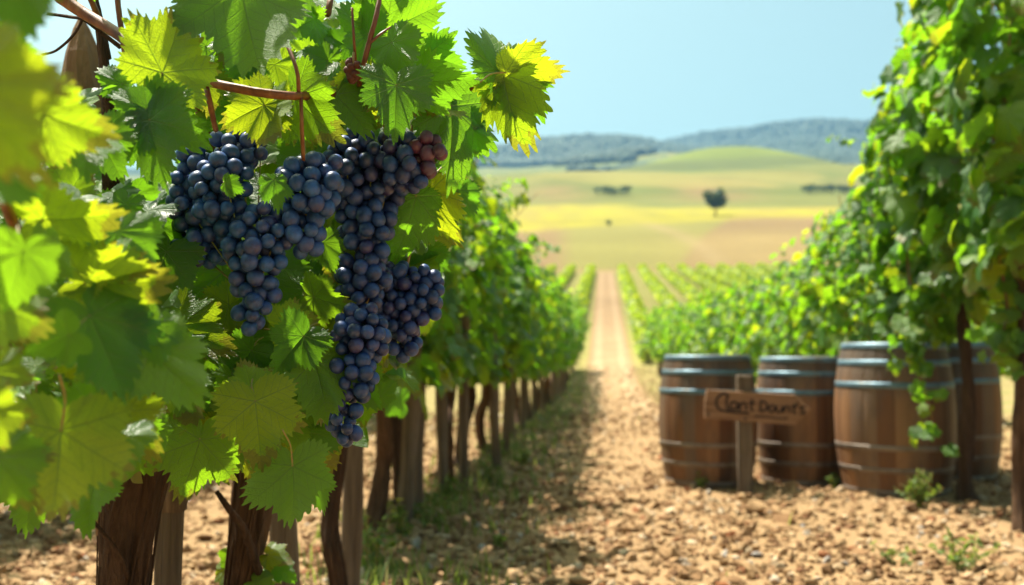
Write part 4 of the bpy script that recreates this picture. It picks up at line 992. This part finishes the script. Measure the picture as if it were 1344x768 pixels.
# ------------------------------------------------------------------ far trees and hedges
def tree(name, label, cat, x, y, h, w, lobes, n, seed, trunk=.3, group=None):
    rg = np.random.default_rng(seed); z = float(H(x, y)); t = thing(name, label, cat, (x, y, z), group)
    m = MB(); V, F, uv = tube(spline([(0, 0, -.3), (0.05 * h * rg.normal(), 0, h * trunk), (0, 0, h * .7)], 5), np.linspace(h * .035, h * .012, 11), 8, .05, 3); m.add(V, F, 0, uv)
    for s in range(5):
        a = rg.uniform(0, 6.28); V, F, uv = tube(spline([(0, 0, h * trunk), (np.cos(a) * w * .25, np.sin(a) * w * .25, h * .55), (np.cos(a) * w * .4, np.sin(a) * w * .4, h * .75)], 4), np.linspace(h * .016, h * .005, 9), 6); m.add(V, F, 0, uv)
    link('trunk', m.mesh('trunk', [M['bark_dark']]), t)
    C_ = np.array([(lx * w, rg.normal(0, .2) * w, lz * h) for lx, lz, lr in lobes]); R = np.array([lr for _, _, lr in lobes]); pick = rg.integers(0, len(lobes), n)
    P = C_[pick] + unit(rg.normal(size=(n, 3))) * (rg.uniform(0, 1, n)**.4 * R[pick])[:, None] * np.array([w, w, h * .75]) * rg.uniform(.75, 1.15, (n, 1))
    N = unit(rg.normal(0, .6, (n, 3)) + [0, 0, .5]); D = unit(np.cross(N, rg.normal(size=(n, 3)))); Xx = np.cross(D, N); s = (rg.uniform(.03, .07, n) * (h * .5 + w * .2))[:, None]
    Q = np.stack([P - Xx * s, P - D * s, P + Xx * s, P + D * s], 1).reshape(-1, 3); m = MB(); m.add(Q, [np.arange(n * 4).reshape(-1, 4)], 0, None, np.repeat(rg.uniform(0, 1, n), 4))
    link('crown', m.mesh('crown', [M['tree_leaf']]), t)
def fy(px, yy): return bx(px, yy)
yt = 222
tree('field_tree', 'lone dark tree with a forked crown between the brown and yellow fields', 'tree', fy(938, yt), yt, 6.4, 5.4, [(-.30, .74, .24), (-.22, .55, .22), (.18, .80, .26), (.30, .58, .28), (.18, .42, .26), (-.08, .40, .18), (.05, .62, .2)], 1500, 1)
tree('field_bush', 'small round bush at the left edge of the yellow field', 'bush', fy(799, 196), 196, 1.7, 1.7, [(0, .5, .4), (.15, .4, .35)], 500, 2, .1)
for g, (p0, p1, yy, hh, cnt, lab) in enumerate([(783, 828, 318, 3.4, 9, 'tree of the short dark hedgerow left of the lone tree'), (1049, 1118, 322, 3.6, 13, 'tree of the longer dark hedgerow at the right field edge')]):
    for k in range(cnt):
        px = p0 + (p1 - p0) * (k + .5) / cnt + rg.normal(0, 1); h = hh * rg.uniform(.75, 1.15)
        tree('hedgerow_tree', lab, 'tree', fy(px, yy + rg.normal(0, 1.5)), yy + rg.normal(0, 1.5), h, 3.0, [(-.2, .5, .33), (.2, .55, .36), (0, .4, .35)], 420, 40 + g * 20 + k, .15, ['trees of the left hedgerow', 'trees of the right hedgerow'][g])
# woods on the far hills: clumps of crowns, one mass
rg = np.random.default_rng(33); V0, F0 = ico(0); n = 52000
ang = rg.uniform(560, 1300, n); y = rg.uniform(720, 1800, n); x = bx(ang, y)
pat = fbm(x, y, 170, 61, 3); kp = (pat > np.interp(y, [720, 860, 960, 1100], [1.0, .55, .0, -3])) | ((ang > 1000) & (y > 690) & (y < 900) & (pat > -.25)) | ((np.abs(ang - 775) < 26) & (np.abs(y - 738) < 12)) | ((np.abs(ang - 838) < 30) & (np.abs(y - 760) < 12)); x, y = x[kp], y[kp]; n = len(x)
s = rg.uniform(1.5, 4.2, n); P = V0[None] * (1 + rg.normal(0, .16, (n, len(V0), 1))) * np.stack([s, s, s * rg.uniform(.8, 1.5, n)], 1)[:, None] + np.stack([x, y, H(x, y) + s * .5], 1)[:, None]
mb = MB(); mb.add(P.reshape(-1, 3), [(F0[None] + (np.arange(n) * len(V0))[:, None, None]).reshape(-1, 3)], 0, None, np.repeat(rg.uniform(0, 1, n), len(V0)))
tag(link('distant_woods', mb.mesh('distant_woods', [M['woods']])), kind='stuff', label='blue-green woods covering the far hills')

# ------------------------------------------------------------------ the air
hz = NT('haze_air'); pv = hz.n('VolumePrincipled'); pv.inputs['Color'].default_value = (.30, .62, 1.0, 1); pv.inputs['Density'].default_value = .00021; pv.inputs['Anisotropy'].default_value = .2
hz.t.links.new(pv.outputs[0], hz.out.inputs['Volume'])
V, F = box(-2400, 2400, -60, 4000, -3, 420, .5)
hb = link('haze', mesh_np('haze', V, F, [hz.m], None, False)); tag(hb, kind='stuff', label='thin blue haze in the air over the valley')
